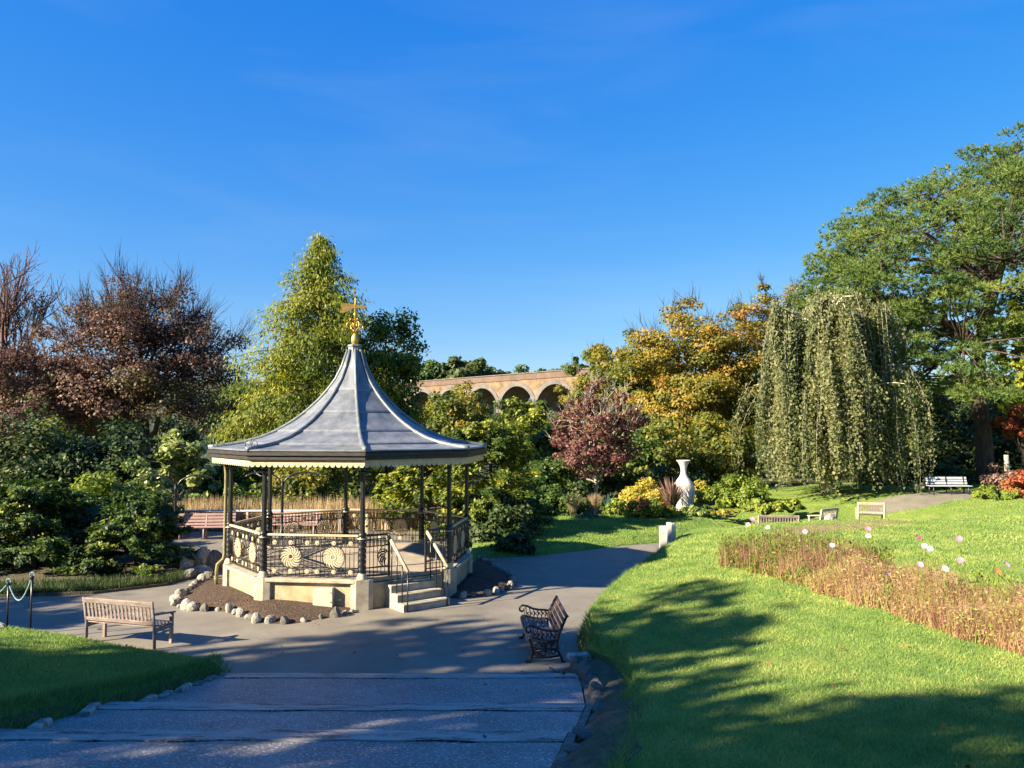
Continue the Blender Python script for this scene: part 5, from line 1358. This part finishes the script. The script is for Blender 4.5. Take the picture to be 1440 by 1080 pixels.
nr = unit(r.normal(size=(n, 3)) + np.array([0, 0, .3])); u, v = tangent(r, nr, np.tile([0, 0, 1.0], (n, 1)), .5); s = .05 * r.uniform(.5, 1.4, (n, 1)); V, F = leaf_quads(P, u * s, v * s * .25)
tag(link('cosmos_foliage', np_mesh('cosmos_foliage', V, F, 'leaf_lime', .12 + r.normal(size=n) * .25)), 'taller feathery green cosmos foliage at the far end of the flower border', 'foliage', kind='stuff')
P, o_ = border_pt(r, 4500, 1.9, 16.6, 20.3)
tag(link('cosmos_stems', blades(r, P, .75, .014, .15, 'leaf_border', 'cosmos_stems', .2, .5)), 'brownish cosmos stems standing in the feathery green foliage', 'stems', kind='stuff')
n = 7000; P, o_ = border_pt(r, n, .5, 9.5, 16.6); P[:, 0] += 1.3; P = P[np.sin(P[:, 1] * 2.9) * np.sin(P[:, 1] * 1.3 + 2) > .15]; n = len(P); P[:, 2] += r.random(n) ** 1.2 * .75
nr = unit(r.normal(size=(n, 3)) + np.array([0, 0, .3])); u, v = tangent(r, nr, np.tile([0, 0, 1.0], (n, 1)), .5); s = .05 * r.uniform(.5, 1.4, (n, 1)); V, F = leaf_quads(P, u * s, v * s * .25)
tag(link('cosmos_foliage', np_mesh('cosmos_foliage', V, F, 'leaf_lime', .3 + r.normal(size=n) * .25)), 'thin feathery green foliage along the far side of the faded stems', 'foliage', kind='stuff')
def plain(name, c):
    m, nt, b = new_mat(name); b.inputs['Base Color'].default_value = (*c, 1); b.inputs['Roughness'].default_value = .6
    a = nt.nodes.new('ShaderNodeTexNoise'); a.inputs['Scale'].default_value = 30
    rr_ = ramp(nt, [(.3, tuple(x * .75 for x in c)), (.7, tuple(min(1, x * 1.15) for x in c))], a.outputs[0]); nt.links.new(rr_.outputs[0], b.inputs['Base Color'])
for nm, c in (('petal_pink', (.52, .14, .32)), ('petal_pale', (.5, .36, .44)), ('petal_magenta', (.50, .05, .22)), ('petal_mauve', (.55, .32, .58)), ('petal_orange', (.65, .17, .06)), ('flower_eye', (.6, .42, .05)), ('green_stem', (.12, .18, .04))): plain(nm, c)
FL = [(1058, 730, 19.4, 'pink', 'bright pink'), (1052, 738, 19.2, 'pale', 'pale pink'), (1170, 767, 16.6, 'pale', 'pale lilac pair of'), (1221, 744, 17.2, 'pink', 'high pink'), (1221, 754, 16.8, 'mauve', 'mauve'), (1291, 756, 15.4, 'magenta', 'deep magenta'), (1349, 758, 14.6, 'pink', 'large pink'), (1351, 788, 13.4, 'pink', 'strong pink'), (1329, 800, 13.3, 'pale', 'whitish'), (1294, 794, 13.8, 'mauve', 'lilac'), (1247, 807, 14.2, 'pale', 'small white'), (1308, 772, 14.6, 'pale', 'soft white'), (1403, 804, 12.6, 'orange', 'orange-red'), (1415, 794, 12.6, 'mauve', 'faded mauve'), (1300, 768, 15.0, 'mauve', 'dull violet'), (1132, 748, 18.2, 'mauve', 'dusky violet'), (1080, 742, 19.2, 'mauve', 'dark lilac')]
for i, (px, py, Y, c, word) in enumerate(FL):
    q = at(px, py, Y); zg = lawn_r(q.x, Y); h = max(.2, q.z - zg)
    o = empty('cosmos_flower', (q.x, Y, zg), r.uniform(-.8, .8), word + ' cosmos bloom on a thin stem in the flower border', 'flower', 'cosmos blooms in the border')
    MB().tube([(.03, 0, 0), (0, .02, h * .5), (0, 0, h)], [.006, .005, .004], 4).build('stem', 'green_stem', o)
    b = MB()
    for k in range(8):
        a = k * PI / 4; d = Vector((math.cos(a), math.sin(a), .25)).normalized(); sd = Vector((-math.sin(a), math.cos(a), 0)); c0_ = Vector((0, 0, h))
        b.add([c0_ + d * .008, c0_ + d * .03 + sd * .017, c0_ + d * .055 + sd * .014, c0_ + d * .058 - sd * .014, c0_ + d * .03 - sd * .017], [(0, 1, 2, 3, 4)])
    f = b.build('petals', 'petal_' + c, o, None); f.data.transform(Matrix.Translation((0, 0, h)) @ Matrix.Rotation(.9, 4, 'X') @ Matrix.Translation((0, 0, -h)))
    nb = 46; tz = r.random(nb) ** .7 * h * .85; PL_ = np.stack([r.normal(size=nb) * .05, r.normal(size=nb) * .05, tz], 1)
    nr_ = unit(r.normal(size=(nb, 3))); u_, v_ = tangent(r, nr_, np.tile([0, 0, 1.0], (nb, 1)), .4); V_, F_ = leaf_quads(PL_, u_ * .06, v_ * .008)
    link('leaves', np_mesh('cosmos_leaves', V_, F_, 'leaf_lime', .1 + r.random(nb) * .4), o)
    MB().lathe([(.003, h - .004), (.014, h + .004), (.003, h + .014)], 8).build('eye', 'flower_eye', o)
# mown grass: blades thinning out with distance from the steps
def lawn_blades(name, label, x, y, z, L, w, tint, edge=None):
    P = np.stack([x, y, z - .005], 1)
    tag(link(name, blades(r, P, L, w, .55, 'grass', name, tint, .4)), label, 'grass', kind='stuff')
n = 270000; y = 4.2 + 24 * r.random(n) ** 1.9; sp = r.random(n) ** .8
x = xb(y) + .12 + sp * np.minimum(9, .75 * y + .8 - xb(y)); z = HR(x, y) + .025 * np.sin(x * 2.1 + y * .7) * np.sin(y * 1.7 - x)
rs = smooth01((x - xb(y)) / .38); z = (zp(y) - .05) * (1 - rs) + z * rs
inb = (x > np.interp(y, fy_, fxx) + .05) & (x < np.interp(y, fy_, fxx) + 1.65) & (y < 20); k = ~inb
x, y, z = x[k], y[k], z[k]
nz = .42 + .2 * np.sin(x * 1.7 + 1.3 * np.sin(y)) * np.sin(y * 1.3 + x * .5) + .14 * np.sin(x * 5.1 + y * 3.3 + 2 * np.sin(x * 2.3)) + .12 * np.sin(x * 9.7 - y * 4 + np.sin(y * 6))
dist = np.hypot(x, y)
lawn_blades('mown_grass', 'short mown grass of the sloping right-hand lawn', x, y, z, .035 + .0012 * dist, .0035 + .00075 * dist, nz)
n = 130000; y = 5 + 12.6 * r.random(n) ** 1.1; x = xl(y) - .05 - r.random(n) ** 1.1 * np.maximum(.4, .72 * y + 1.5 + xl(y))
k = y < yfar(x) - .05; x, y = x[k], y[k]
ed = np.minimum(smooth01((xl(y) - x) / .3), smooth01((yfar(x) - y) / .5))
z = (zp(y) - .06) * (1 - ed) + (HL(x, y) + .1 + .02 * np.sin(x * 2 + y) * np.sin(y * 1.9)) * ed
dist = np.hypot(x, y)
lawn_blades('mown_grass', 'short mown grass of the left-hand lawn beside the steps', x, y, z, .04 + .0012 * dist, .0035 + .00075 * dist, .36 + .15 * np.sin(x * 2 + np.sin(y * 2)) * np.sin(y * 1.4))
n = 45000; x = r.uniform(-1.2, 8.6, n); f_ = np.interp(x, [-1.4, 1.2, 4.0, 8.8], [26.5, 27.6, 29.7, 32.3]); t_ = r.random(n); y = f_ + .1 + t_ * (36.3 - f_)
lawn_blades('mown_grass', 'short grass of the small lawn in front of the vase border', x, y, .02 + .14 * smooth01(t_ / .1) + .3 * t_, np.full(n, .075), np.full(n, .03), .32 + .2 * np.sin(x * 2.1) * np.sin(y * 1.7))
n = 70000; y = r.uniform(17, 37, n); x = r.uniform(8.2, 25, n); k = x < .66 * y + 1; x, y = x[k], y[k]
sp_k = ((x - 12.5) / 3.2) ** 2 + ((y - 28.2) / 1.5) ** 2 > 1; x, y = x[sp_k], y[sp_k]; n = len(x)
lawn_blades('mown_grass', 'short sunlit grass of the far lawn beyond the flower border', x, y, HR(x, y) + .025 * np.sin(x * 2.1 + y * .7) * np.sin(y * 1.7 - x), np.full(n, .06), np.full(n, .028), .45 + .2 * np.sin(x * 1.3 + np.sin(y)) * np.sin(y * 1.1))
# long tufts on the bank edges
n = 9000; y = r.uniform(6, 27, n); x = xb(y) + .05 + r.random(n) * .4; rs = smooth01((x - xb(y)) / .38); z = (zp(y) - .05) * (1 - rs) + HR(x, y) * rs
lawn_blades('bank_grass', 'longer grass hanging over the edge of the right-hand bank', x, y, z, np.full(n, .13), np.full(n, .012), np.full(n, .25))
n = 7000; y = r.uniform(6, 14.4, n); x = xl(y) - .04 - r.random(n) * .35; ed = smooth01((xl(y) - x) / .3); z = (zp(y) - .06) * (1 - ed) + (HL(x, y) + .1) * ed
lawn_blades('bank_grass', 'longer grass hanging over the edge of the left-hand lawn', x, y, z, np.full(n, .13), np.full(n, .012), np.full(n, .2))
# fallen leaves
def litter(name, label, n, cx, cy, sx, sy, zf, size):
    x = cx + r.normal(size=n) * sx; y = cy + r.normal(size=n) * sy; P = np.stack([x, y, zf(x, y) + .012 + r.random(n) * .03], 1)
    nr = unit(r.normal(size=(n, 3)) * .35 + np.array([0, 0, 1.0])); u, v = tangent(r, nr); s = size * r.uniform(.6, 1.3, (n, 1)); V, F = leaf_quads(P, u * s, v * s * .6)
    tag(link(name, np_mesh(name, V, F, 'leaf_litter', r.random(n))), label, 'leaves', kind='stuff')
litter('fallen_leaves', 'heap of brown fallen leaves by the wall behind the iron bench', 160, .92, 14.25, .13, .16, lambda x, y: np.maximum(zp(y), 0), .045)
litter('fallen_leaves', 'few fallen leaves dotted over the right-hand lawn', 130, 4.0, 11.5, 2.2, 4.0, lambda x, y: HR(x, y) + .035, .032)
litter('fallen_leaves', 'few fallen leaves dotted over the left-hand lawn', 50, -8.5, 12.0, 1.6, 2.0, lambda x, y: HL(x, y) + .14, .03)
litter('fallen_leaves', 'scattered small fallen leaves on the tarmac by the steps', 90, -1.5, 16.8, 2.2, 1.4, lambda x, y: np.zeros_like(x), .03)
